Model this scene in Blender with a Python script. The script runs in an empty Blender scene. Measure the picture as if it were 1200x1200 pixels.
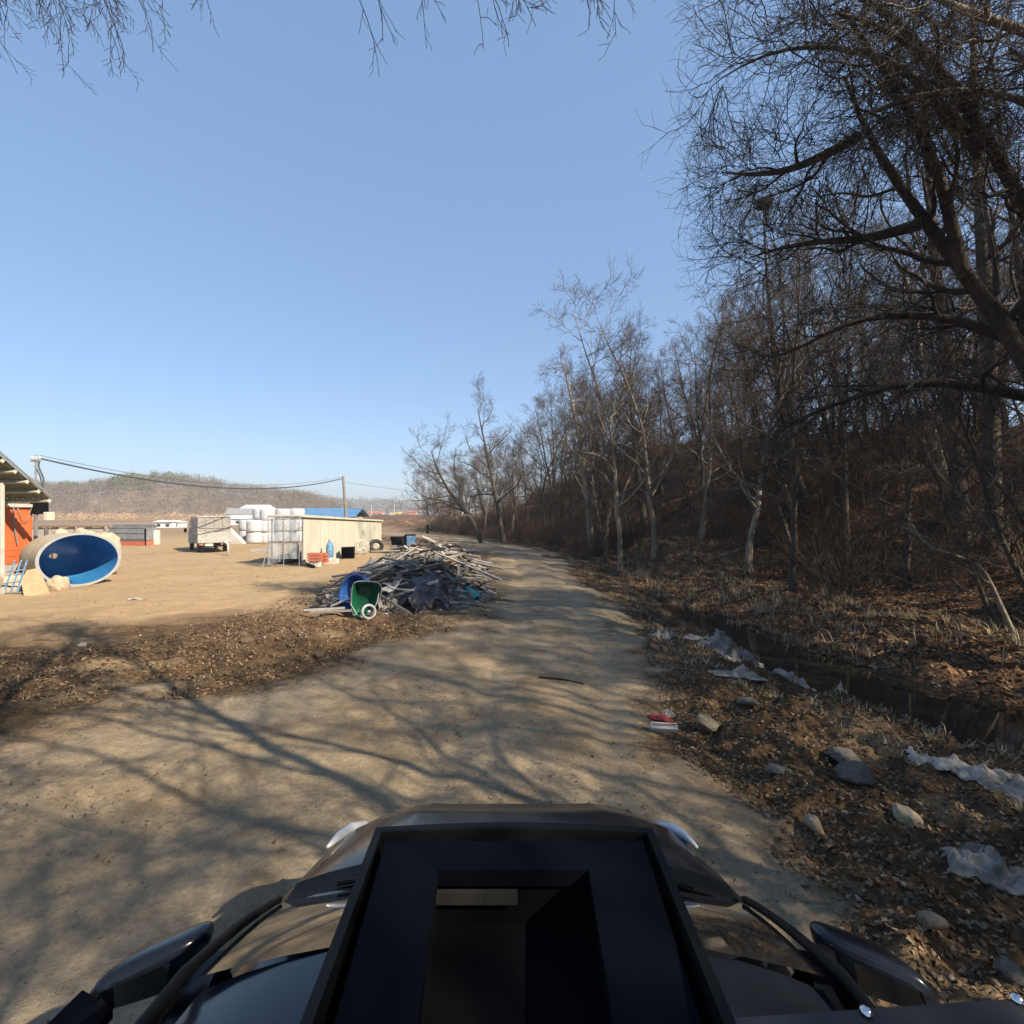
import bpy, bmesh, math, random
import numpy as np
from mathutils import Vector, Matrix, Euler
R = math.radians
random.seed(7)
S = bpy.context.scene
COL = S.collection

# ------------------------------------------------------------------ camera, sky, sun, exposure
CAMZ = 2.4
cam = bpy.data.cameras.new("camera"); cam.sensor_width = 36; cam.lens = 18.0
cam.clip_start = 0.05; cam.clip_end = 9000
camo = bpy.data.objects.new("camera", cam); COL.objects.link(camo)
camo.location = (0, 0, CAMZ); camo.rotation_euler = (R(90), 0, 0)
S.camera = camo

SUN_EL = R(37)
SUN_XY = (0.80, -0.60)                       # towards the sun on the ground plane
w = bpy.data.worlds.new("World"); S.world = w; w.use_nodes = True
wn = w.node_tree; wn.nodes.clear()
sky = wn.nodes.new("ShaderNodeTexSky"); sky.sky_type = 'NISHITA'; sky.sun_disc = False
sky.sun_elevation = SUN_EL; sky.sun_rotation = math.atan2(SUN_XY[0], SUN_XY[1])
sky.air_density = 1.0; sky.dust_density = 0.3; sky.ozone_density = 3.2
bg = wn.nodes.new("ShaderNodeBackground"); bg.inputs[1].default_value = 0.078
wo = wn.nodes.new("ShaderNodeOutputWorld")
pale = wn.nodes.new("ShaderNodeMix"); pale.data_type = 'RGBA'; pale.inputs[0].default_value = 0.5
pale.inputs[7].default_value = (1.5, 2.65, 4.6, 1); wn.links.new(sky.outputs[0], pale.inputs[6])
wn.links.new(pale.outputs[2], bg.inputs[0]); wn.links.new(bg.outputs[0], wo.inputs[0])

sl = bpy.data.lights.new("sun", 'SUN'); sl.energy = 4.9; sl.angle = R(0.45); sl.color = (1.0, 0.88, 0.70)
so = bpy.data.objects.new("sun", sl); COL.objects.link(so)
sd = Vector((SUN_XY[0]*math.cos(SUN_EL), SUN_XY[1]*math.cos(SUN_EL), math.sin(SUN_EL)))
so.rotation_euler = sd.to_track_quat('Z', 'Y').to_euler(); so.location = (20, -20, 30)
S.view_settings.view_transform = 'Standard'; S.view_settings.look = 'None'
S.view_settings.gamma = 1; S.view_settings.exposure = 1.25
S.cycles.max_bounces = 6; S.cycles.transparent_max_bounces = 12

# ------------------------------------------------------------------ numpy noise
_rs = np.random.RandomState(3)
_T = _rs.rand(256, 256)
def vnoise(x, y):
    x = np.asarray(x, float); y = np.asarray(y, float)
    xi = np.floor(x).astype(int); yi = np.floor(y).astype(int)
    fx = x-xi; fy = y-yi
    fx = fx*fx*fx*(fx*(fx*6-15)+10); fy = fy*fy*fy*(fy*(fy*6-15)+10)
    a = _T[xi % 256, yi % 256]; b = _T[(xi+1) % 256, yi % 256]
    c = _T[xi % 256, (yi+1) % 256]; d = _T[(xi+1) % 256, (yi+1) % 256]
    return (a*(1-fx)+b*fx)*(1-fy)+(c*(1-fx)+d*fx)*fy*1.0 - 0.5
def fbm(x, y, o=4, s=1.0):
    t = 0; a = 1.0; c, sn = math.cos(.6), math.sin(.6)
    for i in range(o):
        t = t + a*vnoise(x*s+17.3*i, y*s+9.1*i)
        x, y = x*c-y*sn, x*sn+y*c
        s *= 2.07; a *= 0.5
    return t
def sm(a, b, v):
    t = np.clip((v-a)/(b-a), 0, 1); return t*t*(3-2*t)

# ------------------------------------------------------------------ terrain
DY = [-60, -20, 0, 5, 7, 9, 11, 14, 18, 25, 32, 38, 45, 60, 90, 120, 200, 400]
DX = [12, 10.0, 8.5, 7.3, 6.5, 5.85, 5.45, 5.1, 4.75, 4.2, 3.3, 1.9, -.6, -7, -21, -38, -80, -180]
def ditch_x(y): return np.interp(y, DY, DX)
RY = [-60, 0, 3.6, 4.8, 8, 14.4, 22, 29, 33, 38, 45, 60, 90, 120, 200, 400]
RR = [2.6, 1.7, 1.55, 1.75, 2.3, 2.75, 2.7, 2.4, 1.6, -.2, -3.2, -10, -25, -42, -84, -185]   # right road edge
LY = [-60, 0, 4.4, 6.3, 8.0, 10.3, 14.4, 22, 29, 33, 38, 45, 60, 90, 120, 200, 400]
RL = [-9, -9, -6.5, -4.8, -3.3, -1.0, -.65, -.9, -1.4, -2.4, -4.6, -8, -15, -31, -48, -90, -191]
def road_r(y): return np.interp(y, RY, RR)
def road_l(y): return np.interp(y, LY, RL)
def gravel_w(x, y):
    n = fbm(x, y, 3, .55)*.9 + fbm(x+40, y, 3, 2.3)*.25
    r = 1-sm(-.5, .5, x-road_r(y)+n*1.1)
    l = sm(-1.3, 1.3, x-road_l(y)+n*(1.6+1.2*sm(1, 4, -road_l(y))))
    # the wide patch on the left fades out along a slanting edge
    return r*l
def zground(x, y, fine=True):
    x = np.asarray(x, float); y = np.asarray(y, float)
    u = x-ditch_x(y)
    near = 1-sm(14, 30, y)
    n2 = 1-sm(8.5, 12.5, y); dep = .15+.08*near+.80*n2*(.75+.9*fbm(x, y, 3, .6))
    u = u+(fbm(x, y, 4, .35)*.8+fbm(x+31, y, 3, 1.3)*.55)*sm(-6, -1, u)*(1-sm(3, 9, u))
    ditch = -dep*np.exp(-np.abs((u-.45*n2)/(.62+.12*near+.80*n2))**3)*(1+.5*fbm(x, y, 3, .55))
    bank = .05*near*np.exp(-((u+3.0)/.9)**2)-.36*near*sm(-3.5, -1.1, u)*(1-sm(1.2, 3.0, u))
    fall = -.35*sm(-1.6, 1.2, u)*(1-.6*sm(26, 40, y))
    tw = 1.6+1.6*near+3.6*sm(7, 14, y)*near
    hh = (6.6+2.2*sm(20, 60, y)+2.4*(1-sm(0, 12, y)))*(1-sm(45, 88, y))  # last term: extra height near and behind the camera, added to shade the bank
    h2 = u-tw
    hill = hh*sm(-1.0, 15.5-4.5*(1-sm(0, 14, y)), h2)+.5*sm(8, 26, h2) - 7*sm(32, 85, h2)*(1-sm(45, 88, y))
    rough = fbm(x, y, 4, .22)*1.4*sm(0, 7, h2)
    gully = -1.1*np.exp(-((y-18-.25*(x-9))/1.8)**2)*sm(0, 4, h2)*(1-sm(9, 15, h2))
    cut = .9*np.exp(-((y-27)/3.0)**2)*sm(0, 1.2, h2)*(1-sm(1.2, 5, h2))
    z = ditch+bank+fall+hill+rough+gully+cut
    side = sm(-.2, .6, x-road_r(y))*sm(-9, -6, u)
    # long gentle fall of the fields to the far left and ahead
    z = z - 1.2*sm(42, 130, np.hypot(np.minimum(x+8, 0)*.9, y))*(1-sm(-2, 6, u))
    if fine:
        g = gravel_w(x, y)
        dist = np.hypot(x, y)
        fa = 1-sm(30, 70, dist)
        rough2 = (1-g)*(.6+1.1*side)*fa*(1-.65*np.exp(-((u+.3)/1.3)**2))
        strip = (1-g)*np.exp(-((x-road_l(y)+2.2)/2.3)**2)*fa*(1-sm(30, 40, y))
        z = z+fbm(x, y, 4, 1.1)*.13*rough2+fbm(x+9, y, 4, 4.5)*.10*rough2*(1-sm(14, 26, dist))
        z = z+fbm(x, y, 3, 2.6)*.14*strip
        z = z+fbm(x, y, 3, .8)*.05*g*fa+fbm(x, y+5, 3, 6)*.008*g*(1-sm(10, 18, dist))
        cx = (road_r(y)+np.maximum(road_l(y), road_r(y)-3.4))/2
        for s_ in (-.78, .78):
            z = z-.055*g*np.exp(-((x-cx-s_+fbm(x*.3, y*.3, 3)*.3)/.24)**2)*fa
    return z
def zg(x, y): return float(zground(np.array([x]), np.array([y]))[0])

# ------------------------------------------------------------------ object helpers
def link(o, parent=None):
    COL.objects.link(o)
    if parent: o.parent = parent
    return o
def tag(o, label=None, cat=None, group=None, kind=None):
    if label: o['label'] = label
    if cat: o['category'] = cat
    if group: o['group'] = group
    if kind: o['kind'] = kind
    return o
def thing(name, label, cat, loc=(0, 0, 0), rz=0, group=None):
    o = bpy.data.objects.new(name, None); o.empty_display_size = .2
    link(o); o.location = loc; o.rotation_euler = (0, 0, rz)
    return tag(o, label, cat, group)
def npmesh(name, V, F, mat=None, smooth=False, attrs=None):
    """V (n,3), F list of arrays (m,k)"""
    me = bpy.data.meshes.new(name)
    V = np.asarray(V, np.float32)
    if not isinstance(F, list): F = [F]
    F = [np.asarray(f, np.int32) for f in F if len(f)]
    me.vertices.add(len(V)); me.vertices.foreach_set('co', V.ravel())
    nl = sum(f.size for f in F); npoly = sum(len(f) for f in F)
    me.loops.add(nl); me.polygons.add(npoly)
    me.loops.foreach_set('vertex_index', np.concatenate([f.ravel() for f in F]))
    tot = np.concatenate([np.full(len(f), f.shape[1]) for f in F]).astype(np.int32)
    st = np.concatenate([[0], np.cumsum(tot)[:-1]]).astype(np.int32)
    me.polygons.foreach_set('loop_start', st)
    me.polygons.foreach_set('loop_total', tot)
    if smooth: me.polygons.foreach_set('use_smooth', np.ones(npoly, bool))
    for an, av in (attrs or {}).items():
        av = np.asarray(av, np.float32)
        if av.ndim == 2:
            a = me.color_attributes.new(an, 'FLOAT_COLOR', 'POINT'); a.data.foreach_set('color', av.ravel())
        else:
            a = me.attributes.new(an, 'FLOAT', 'POINT'); a.data.foreach_set('value', av)
    me.update(calc_edges=True); me.validate()
    if mat: me.materials.append(mat)
    return me
def obj(name, me, parent=None, mat=None, loc=None, rot=None):
    o = bpy.data.objects.new(name, me)
    if mat and not me.materials: me.materials.append(mat)
    link(o, parent)
    if loc is not None: o.location = loc
    if rot is not None: o.rotation_euler = rot
    return o
class MB:
    """collects shapes and links them as ONE mesh"""
    def __init__(s): s.bm = bmesh.new()
    def box(s, c, d, rot=None, bev=0.0):
        r = bmesh.ops.create_cube(s.bm, size=1.0)
        vs = r['verts']
        bmesh.ops.scale(s.bm, vec=d, verts=vs)
        if bev:
            es = list({e for v in vs for e in v.link_edges})
            rb = bmesh.ops.bevel(s.bm, geom=es, offset=bev, segments=2, affect='EDGES', profile=.6)
            vs = list({v for f in rb['faces'] for v in f.verts} | {v for v in vs if v.is_valid})
        if rot is not None:
            m = rot if isinstance(rot, Matrix) else Euler(rot).to_matrix()
            bmesh.ops.rotate(s.bm, cent=(0, 0, 0), matrix=m, verts=vs)
        bmesh.ops.translate(s.bm, vec=c, verts=vs)
        return s
    def cyl(s, a, b, r1, r2=None, n=12, caps=True):
        a = Vector(a); b = Vector(b); r2 = r1 if r2 is None else r2
        q = (b-a).to_track_quat('Z', 'Y').to_matrix().to_4x4()
        m = Matrix.Translation((a+b)/2) @ q
        bmesh.ops.create_cone(s.bm, cap_ends=caps, segments=n, radius1=r1, radius2=max(r2, 1e-4), depth=(b-a).length, matrix=m)
        return s
    def tube(s, pts, r, n=6):
        rings = []
        pts = [Vector(p) for p in pts]
        rr = r if isinstance(r, (list, tuple)) else [r]*len(pts)
        for i, p in enumerate(pts):
            t = (pts[min(i+1, len(pts)-1)]-pts[max(i-1, 0)]).normalized()
            u = t.cross(Vector((0.13, 0.21, 1)) if abs(t.z) < .95 else Vector((1, .1, 0))).normalized(); v = t.cross(u)
            rings.append([s.bm.verts.new(p+(u*math.cos(2*math.pi*k/n)+v*math.sin(2*math.pi*k/n))*rr[i]) for k in range(n)])
        for i in range(len(rings)-1):
            for k in range(n):
                s.bm.faces.new((rings[i][k], rings[i][(k+1) % n], rings[i+1][(k+1) % n], rings[i+1][k]))
        s.bm.faces.new(rings[0][::-1]); s.bm.faces.new(rings[-1])
        return s
    def poly(s, pts, thick=0, n=None):
        vs = [s.bm.verts.new(p) for p in pts]; f = s.bm.faces.new(vs)
        if thick:
            f.normal_update(); nn = Vector(n) if n else f.normal.copy()
            r = bmesh.ops.extrude_face_region(s.bm, geom=[f])
            nv = [g for g in r['geom'] if isinstance(g, bmesh.types.BMVert)]
            bmesh.ops.translate(s.bm, vec=nn*thick, verts=nv)
        return s
    def grid(s, P):
        """P: list of rows of points"""
        rows = [[s.bm.verts.new(p) for p in r] for r in P]
        for i in range(len(rows)-1):
            for j in range(len(rows[0])-1):
                s.bm.faces.new((rows[i][j], rows[i][j+1], rows[i+1][j+1], rows[i+1][j]))
        return s
    def lathe(s, prof, n=24, m=None):
        rings = []
        for r, z in prof:
            ring = []
            for k in range(n):
                p = Vector((r*math.cos(2*math.pi*k/n), r*math.sin(2*math.pi*k/n), z))
                ring.append(s.bm.verts.new(m @ p if m else p))
            rings.append(ring)
        for i in range(len(rings)-1):
            for k in range(n):
                s.bm.faces.new((rings[i][k], rings[i][(k+1) % n], rings[i+1][(k+1) % n], rings[i+1][k]))
        return s
    def mesh(s, name, mat, smooth=False, angle=None):
        bmesh.ops.recalc_face_normals(s.bm, faces=s.bm.faces)
        me = bpy.data.meshes.new(name); s.bm.to_mesh(me); s.bm.free()
        me.materials.append(mat)
        if smooth:
            me.polygons.foreach_set('use_smooth', np.ones(len(me.polygons), bool))
            if angle: me.set_sharp_from_angle(angle=R(angle))
        return me
    def build(s, name, mat, parent=None, smooth=False, angle=None):
        return obj(name, s.mesh(name, mat, smooth, angle), parent)

# ------------------------------------------------------------------ materials
def nodes(name):
    m = bpy.data.materials.new(name); m.use_nodes = True
    nt = m.node_tree; b = nt.nodes['Principled BSDF']
    return m, nt, b
def N(nt, typ, **kw):
    n = nt.nodes.new(typ)
    for k, v in kw.items():
        if k.startswith('i_'):
            key = k[2:]; n.inputs[int(key) if key.isdigit() else key].default_value = v
        else: setattr(n, k, v)
    return n
def noise(nt, vec, scale, detail=4, rough=.55, dist=0):
    n = N(nt, 'ShaderNodeTexNoise'); n.inputs['Scale'].default_value = scale
    n.inputs['Detail'].default_value = detail; n.inputs['Roughness'].default_value = rough; n.inputs['Distortion'].default_value = dist
    nt.links.new(vec, n.inputs['Vector']); return n.outputs['Fac']
def ramp(nt, fac, stops, interp='LINEAR'):
    r = N(nt, 'ShaderNodeValToRGB'); cr = r.color_ramp; cr.interpolation = interp
    while len(cr.elements) < len(stops): cr.elements.new(.5)
    for e, (p, c) in zip(cr.elements, stops):
        e.position = p; e.color = (*c, 1) if len(c) == 3 else c
    nt.links.new(fac, r.inputs[0]); return r.outputs[0]
def mix(nt, fac, a, b, typ='MIX'):
    m = N(nt, 'ShaderNodeMix', data_type='RGBA', blend_type=typ)
    for s_, v in ((m.inputs[0], fac), (m.inputs[6], a), (m.inputs[7], b)):
        if hasattr(v, 'is_output'): nt.links.new(v, s_)
        elif isinstance(v, (int, float)): s_.default_value = v
        else: s_.default_value = (*v, 1)
    return m.outputs[2]
def math_(nt, op, a, b=None, clamp=False):
    m = N(nt, 'ShaderNodeMath', operation=op, use_clamp=clamp)
    for s_, v in ((m.inputs[0], a), (m.inputs[1], b)):
        if v is None: continue
        if hasattr(v, 'is_output'): nt.links.new(v, s_)
        else: s_.default_value = v
    return m.outputs[0]
def bump(nt, h, b, strength=.5, dist=.02):
    n = N(nt, 'ShaderNodeBump'); n.inputs['Strength'].default_value = strength; n.inputs['Distance'].default_value = dist
    nt.links.new(h, n.inputs['Height']); nt.links.new(n.outputs[0], b.inputs['Normal']); return n
def coords(nt, which='Object'):
    return N(nt, 'ShaderNodeTexCoord').outputs[which]
def wpos(nt): return N(nt, 'ShaderNodeNewGeometry').outputs['Position']
def pmat(name, c, c2=None, rough=.7, scale=3, dirt=None, metal=0, bscale=30, bstr=.2, spec=.4, coat=0, stretch=None, rand=0):
    m, nt, b = nodes(name)
    v = coords(nt)
    if stretch:
        mp = N(nt, 'ShaderNodeMapping'); mp.inputs['Scale'].default_value = stretch
        nt.links.new(v, mp.inputs[0]); v = mp.outputs[0]
    c2 = c2 or tuple(x*.7 for x in c)
    f = noise(nt, v, scale, 6, .62)
    col = ramp(nt, f, [(.34, c), (.66, c2)])
    if dirt:
        f2 = noise(nt, v, scale*2.7, 5, .7)
        col = mix(nt, ramp(nt, f2, [(.5, (0, 0, 0)), (.72, (1, 1, 1))]), col, dirt)
    if rand:
        oi = N(nt, 'ShaderNodeObjectInfo')
        k = math_(nt, 'MULTIPLY_ADD', oi.outputs['Random'], rand); nt.nodes[-1].inputs[2].default_value = 1-rand/2
        hs = N(nt, 'ShaderNodeHueSaturation'); nt.links.new(k, hs.inputs['Value']); nt.links.new(col, hs.inputs['Color']); col = hs.outputs[0]
    nt.links.new(col, b.inputs['Base Color'])
    b.inputs['Roughness'].default_value = rough; b.inputs['Metallic'].default_value = metal
    b.inputs['Specular IOR Level'].default_value = spec; b.inputs['Coat Weight'].default_value = coat
    if bstr: bump(nt, noise(nt, v, bscale, 4), b, bstr, .01)
    return m
def vcmat(name, rough=.85, mul=1.0, attr='col', transl=0):
    m, nt, b = nodes(name)
    a = N(nt, 'ShaderNodeAttribute', attribute_name=attr)
    nt.links.new(a.outputs['Color'], b.inputs['Base Color']); b.inputs['Roughness'].default_value = rough
    b.inputs['Specular IOR Level'].default_value = .2
    return m

# ground material: real surface kinds blended by the zones they occupy
def make_ground_mat():
    m, nt, b = nodes('soil')
    p = wpos(nt)
    z = N(nt, 'ShaderNodeAttribute', attribute_name='zone')
    sep = N(nt, 'ShaderNodeSeparateColor'); nt.links.new(z.outputs['Color'], sep.inputs[0])
    big = noise(nt, p, .35, 5, .6); mid = noise(nt, p, 2.2, 6, .65, .4); fine = noise(nt, p, 22, 5, .7); grit = noise(nt, p, 90, 3, .7)
    gm = math_(nt, 'ADD', sep.outputs[0], math_(nt, 'MULTIPLY', math_(nt, 'SUBTRACT', mid, .5), 1.5))
    gm = math_(nt, 'ADD', gm, math_(nt, 'MULTIPLY', math_(nt, 'SUBTRACT', fine, .5), .8))
    gm = math_(nt, 'ADD', math_(nt, 'MULTIPLY', math_(nt, 'SUBTRACT', gm, .5), 1.7), .5, True)
    # compacted gravel
    g = mix(nt, ramp(nt, mid, [(.35, (0, 0, 0)), (.68, (1, 1, 1))]), (.52, .40, .255), (.36, .28, .185))
    g = mix(nt, ramp(nt, big, [(.4, (0, 0, 0)), (.62, (1, 1, 1))]), g, mix(nt, .5, g, (.40, .36, .29)))
    vor = N(nt, 'ShaderNodeTexVoronoi'); vor.inputs['Scale'].default_value = 38; nt.links.new(p, vor.inputs['Vector'])
    vc = N(nt, 'ShaderNodeSeparateColor'); nt.links.new(vor.outputs['Color'], vc.inputs[0])
    peb = math_(nt, 'MULTIPLY', math_(nt, 'LESS_THAN', vor.outputs['Distance'], .33), math_(nt, 'GREATER_THAN', vc.outputs[0], .80))
    g = mix(nt, math_(nt, 'MULTIPLY', peb, .6), g, mix(nt, vc.outputs[1], (.17, .15, .12), (.48, .40, .30)))
    dk = ramp(nt, noise(nt, p, 5.5, 6, .75, 1.5), [(.60, (0, 0, 0)), (.72, (1, 1, 1))])
    g = mix(nt, math_(nt, 'MULTIPLY', dk, .55), g, (.17, .12, .075))
    dk2 = ramp(nt, noise(nt, p, 1.1, 7, .7, .6), [(.48, (0, 0, 0)), (.66, (1, 1, 1))])
    g = mix(nt, math_(nt, 'MULTIPLY', dk2, .75), g, (.27, .185, .105))  # brown soil patches, deepened in colour to strengthen shade on the track
    rt = math_(nt, 'MULTIPLY', z.outputs['Alpha'], ramp(nt, noise(nt, p, 1.7, 5, .7), [(.35, (.1,)*3), (.6, (.75,)*3)]))
    g = mix(nt, rt, g, (.58, .46, .30))
    # yard dirt
    y = mix(nt, ramp(nt, mid, [(.35, (0, 0, 0)), (.7, (1, 1, 1))]), (.60, .425, .25), (.46, .325, .19))
    y = mix(nt, math_(nt, 'MULTIPLY', rt, .6), y, (.38, .26, .15))
    y = mix(nt, ramp(nt, big, [(.45, (0, 0, 0)), (.62, (1, 1, 1))]), y, (.54, .41, .25))
    # brown rough earth with dead matter
    e = mix(nt, ramp(nt, noise(nt, p, 4.5, 7, .72, .8), [(.36, (0, 0, 0)), (.66, (1, 1, 1))]), (.20, .125, .066), (.066, .043, .026))
    e = mix(nt, ramp(nt, noise(nt, p, 14, 5, .7), [(.56, (0, 0, 0)), (.72, (1, 1, 1))]), e, (.43, .31, .18))
    # leaf litter under the trees
    v2 = N(nt, 'ShaderNodeTexVoronoi'); v2.inputs['Scale'].default_value = 15; nt.links.new(p, v2.inputs['Vector'])
    vc2 = N(nt, 'ShaderNodeSeparateColor'); nt.links.new(v2.outputs['Color'], vc2.inputs[0])
    l = ramp(nt, vc2.outputs[0], [(0, (.075, .042, .024)), (.4, (.16, .083, .042)), (.75, (.25, .135, .068)), (1, (.34, .22, .125))])
    l = mix(nt, ramp(nt, noise(nt, p, .8, 5, .6), [(.42, (0, 0, 0)), (.6, (1, 1, 1))]), l, mix(nt, .65, l, (.11, .08, .055)))
    c = mix(nt, sep.outputs[1], e, y); c = mix(nt, sep.outputs[2], c, l); c = mix(nt, gm, c, g)
    # farther fields keep a paler straw colour
    fa = N(nt, 'ShaderNodeAttribute', attribute_name='field')
    st = mix(nt, ramp(nt, noise(nt, p, .035, 4, .6), [(.4, (0, 0, 0)), (.6, (1, 1, 1))]), (.44, .31, .19), (.33, .24, .15))
    c = mix(nt, fa.outputs['Fac'], c, st)
    c = mix(nt, 1.0, c, ramp(nt, fine, [(.25, (.72, .72, .72)), (.75, (1.18, 1.18, 1.18))]), 'MULTIPLY')
    c = mix(nt, 1.0, c, ramp(nt, grit, [(.3, (.82, .82, .82)), (.7, (1.12, 1.12, 1.12))]), 'MULTIPLY')
    c = mix(nt, 1.0, c, (.62, .60, .575), 'MULTIPLY')
    nt.links.new(c, b.inputs['Base Color'])
    b.inputs['Roughness'].default_value = .95; b.inputs['Specular IOR Level'].default_value = .15
    h = math_(nt, 'ADD', math_(nt, 'MULTIPLY', fine, .6), math_(nt, 'MULTIPLY', grit, .35))
    h = math_(nt, 'ADD', h, math_(nt, 'MULTIPLY', peb, .12))
    h = math_(nt, 'ADD', h, math_(nt, 'MULTIPLY', mid, 1.0))
    bump(nt, h, b, .8, .035)
    return m
M = {}
M['soil'] = make_ground_mat()
def bark(name, c1, c2, moss=None):
    m, nt, b = nodes(name)
    p = coords(nt)
    mp = N(nt, 'ShaderNodeMapping'); mp.inputs['Scale'].default_value = (9, 9, 1.6); nt.links.new(p, mp.inputs[0])
    f = noise(nt, mp.outputs[0], 2.2, 6, .7)
    c = ramp(nt, f, [(.3, c1), (.68, c2)])
    pt = ramp(nt, noise(nt, p, 1.3, 4), [(.45, (0, 0, 0)), (.65, (1, 1, 1))])
    c = mix(nt, math_(nt, 'MULTIPLY', pt, .5), c, tuple(min(1, x*1.5) for x in c2))
    nt.links.new(c, b.inputs['Base Color']); b.inputs['Roughness'].default_value = .9; b.inputs['Specular IOR Level'].default_value = .2
    bump(nt, f, b, .9, .03)
    return m
M['bark'] = bark('dark_bark', (.030, .024, .019), (.085, .067, .052))
M['bark_pale'] = bark('pale_bark', (.10, .08, .06), (.26, .215, .165))
M['twig'] = pmat('twig_bark', (.070, .055, .043), (.11, .086, .066), rough=.9, scale=2, bstr=0, spec=.15)
M['twig_dark'] = pmat('dark_twig_bark', (.030, .024, .020), (.055, .044, .035), rough=.9, scale=2, bstr=0, spec=.15)
M['brush'] = pmat('bramble_stems', (.12, .075, .047), (.075, .05, .033), rough=.9, scale=2, bstr=0, spec=.15)
M['vc'] = vcmat('loose_bits')
M['carpaint'] = pmat('black_car_paint', (.010, .012, .018), (.008, .010, .014), rough=.2, spec=.3, coat=.2, bstr=0)
M['plastic'] = pmat('black_plastic', (.003, .0033, .004), (.002, .0025, .003), rough=.6, bscale=400, bstr=.15, spec=.16)
M['rack'] = pmat('rack_paint', (.0024, .003, .0058), (.0016, .002, .004), rough=.75, bscale=250, bstr=.2, spec=.05)
M['rubber'] = pmat('rubber', (.02, .02, .02), (.03, .028, .026), rough=.8, bstr=.2)
M['steel'] = pmat('grey_steel', (.42, .42, .41), (.30, .29, .28), rough=.45, metal=.8, bstr=.1)
M['chrome'] = pmat('bright_steel', (.7, .7, .7), (.6, .6, .6), rough=.2, metal=1, bstr=0)
M['galv'] = pmat('galvanised_metal', (.27, .285, .30), (.18, .19, .195), rough=.55, metal=.4, dirt=(.22, .16, .11), bstr=.1)
M['cream'] = pmat('cream_panel', (.47, .455, .38), (.42, .405, .335), rough=.6, scale=.9, dirt=(.38, .345, .27), bstr=.05, stretch=(1, 1, .4))
M['white'] = pmat('weathered_white', (.46, .445, .41), (.36, .345, .315), rough=.6, scale=2.2, dirt=(.55, .48, .38), bstr=.1)
M['bale'] = pmat('white_stretch_film', (.46, .46, .46), (.38, .38, .40), rough=.35, scale=2.5, bscale=6, bstr=.5, spec=.5)
M['wood'] = pmat('grey_timber', (.27, .25, .225), (.15, .135, .115), rough=.85, scale=5, dirt=(.12, .09, .07), bscale=20, bstr=.5, stretch=(.5, 6, 6), rand=.9)
M['wood_brown'] = pmat('brown_timber', (.23, .155, .095), (.13, .09, .06), rough=.85, scale=5, bscale=20, bstr=.5, stretch=(.5, 6, 6), rand=.8)
M['wood_pale'] = pmat('pale_timber', (.46, .43, .38), (.33, .30, .26), rough=.8, scale=5, dirt=(.28, .24, .19), bstr=.3, stretch=(.5, 6, 6), rand=.6)
M['pipe_dark'] = pmat('rusty_pipe', (.11, .09, .08), (.17, .12, .085), rough=.65, metal=.3, scale=6, bstr=.3, rand=.6)
M['blue_frp'] = pmat('blue_tank_lining', (.035, .20, .43), (.028, .16, .36), rough=.35, scale=2, bstr=.1, spec=.5)
M['tan_frp'] = pmat('stained_tank_shell', (.34, .27, .17), (.42, .37, .28), rough=.6, scale=2.5, dirt=(.24, .17, .10), bstr=.3)
M['rim_frp'] = pmat('pale_tank_rim', (.20, .25, .32), (.30, .275, .23), rough=.5, scale=4, dirt=(.36, .29, .2), bstr=.2)
M['orange'] = pmat('orange_panel', (.55, .125, .035), (.46, .095, .028), rough=.5, scale=1.5, dirt=(.42, .13, .06), bstr=.05)
M['roofmetal'] = pmat('dull_roof_sheet', (.17, .17, .125), (.12, .115, .085), rough=.7, scale=2, dirt=(.28, .25, .19), bstr=.1)
M['green'] = pmat('green_plastic', (.005, .085, .04), (.004, .06, .03), rough=.35, scale=3, bstr=.05, spec=.5)
M['blue'] = pmat('blue_plastic', (.022, .09, .30), (.018, .07, .24), rough=.4, scale=3, bstr=.05, spec=.5)
M['sky_blue'] = pmat('light_blue_paint', (.06, .18, .34), (.05, .14, .28), rough=.5, scale=4, dirt=(.3, .33, .35), bstr=.05)
M['teal'] = pmat('teal_sheet', (.02, .22, .20), (.015, .16, .15), rough=.5, scale=4, bstr=.2)
M['black_sheet'] = pmat('black_sheeting', (.022, .020, .024), (.035, .03, .032), rough=.45, scale=4, bscale=8, bstr=.6)
M['film'] = pmat('torn_plastic_film', (.32, .30, .27), (.10, .092, .078), rough=.4, scale=5, dirt=(.17, .13, .09), bscale=14, bstr=.8, spec=.5)
M['film_pale'] = pmat('dirty_white_film', (.44, .40, .35), (.20, .175, .145), rough=.5, scale=5, dirt=(.2, .15, .1), bscale=14, bstr=.8)
M['red'] = pmat('red_cloth', (.26, .035, .035), (.14, .022, .025), rough=.8, scale=6, bstr=.4)
M['rock'] = pmat('field_rock', (.16, .14, .118), (.105, .09, .072), rough=.9, scale=5, dirt=(.12, .09, .06), bscale=24, bstr=.7, rand=.5)
M['rock_tan'] = pmat('tan_rock', (.33, .265, .175), (.23, .175, .115), rough=.9, scale=5, bscale=24, bstr=.7)
M['pink_brick'] = pmat('orange_crate', (.40, .12, .07), (.30, .09, .055), rough=.7, bstr=.2)
M['concrete'] = pmat('concrete', (.36, .345, .315), (.26, .245, .225), rough=.85, scale=2, dirt=(.28, .25, .2), bstr=.3)
M['board'] = pmat('old_board_wall', (.34, .31, .27), (.25, .22, .19), rough=.85, scale=3, stretch=(5, 5, .5), bstr=.3)
M['tan_board'] = pmat('tan_boards', (.36, .26, .15), (.27, .185, .105), rough=.8, scale=4, dirt=(.25, .17, .1), bstr=.3)
M['sack'] = pmat('woven_sack', (.44, .35, .25), (.34, .26, .18), rough=.8, scale=3, bscale=60, bstr=.4)
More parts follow.
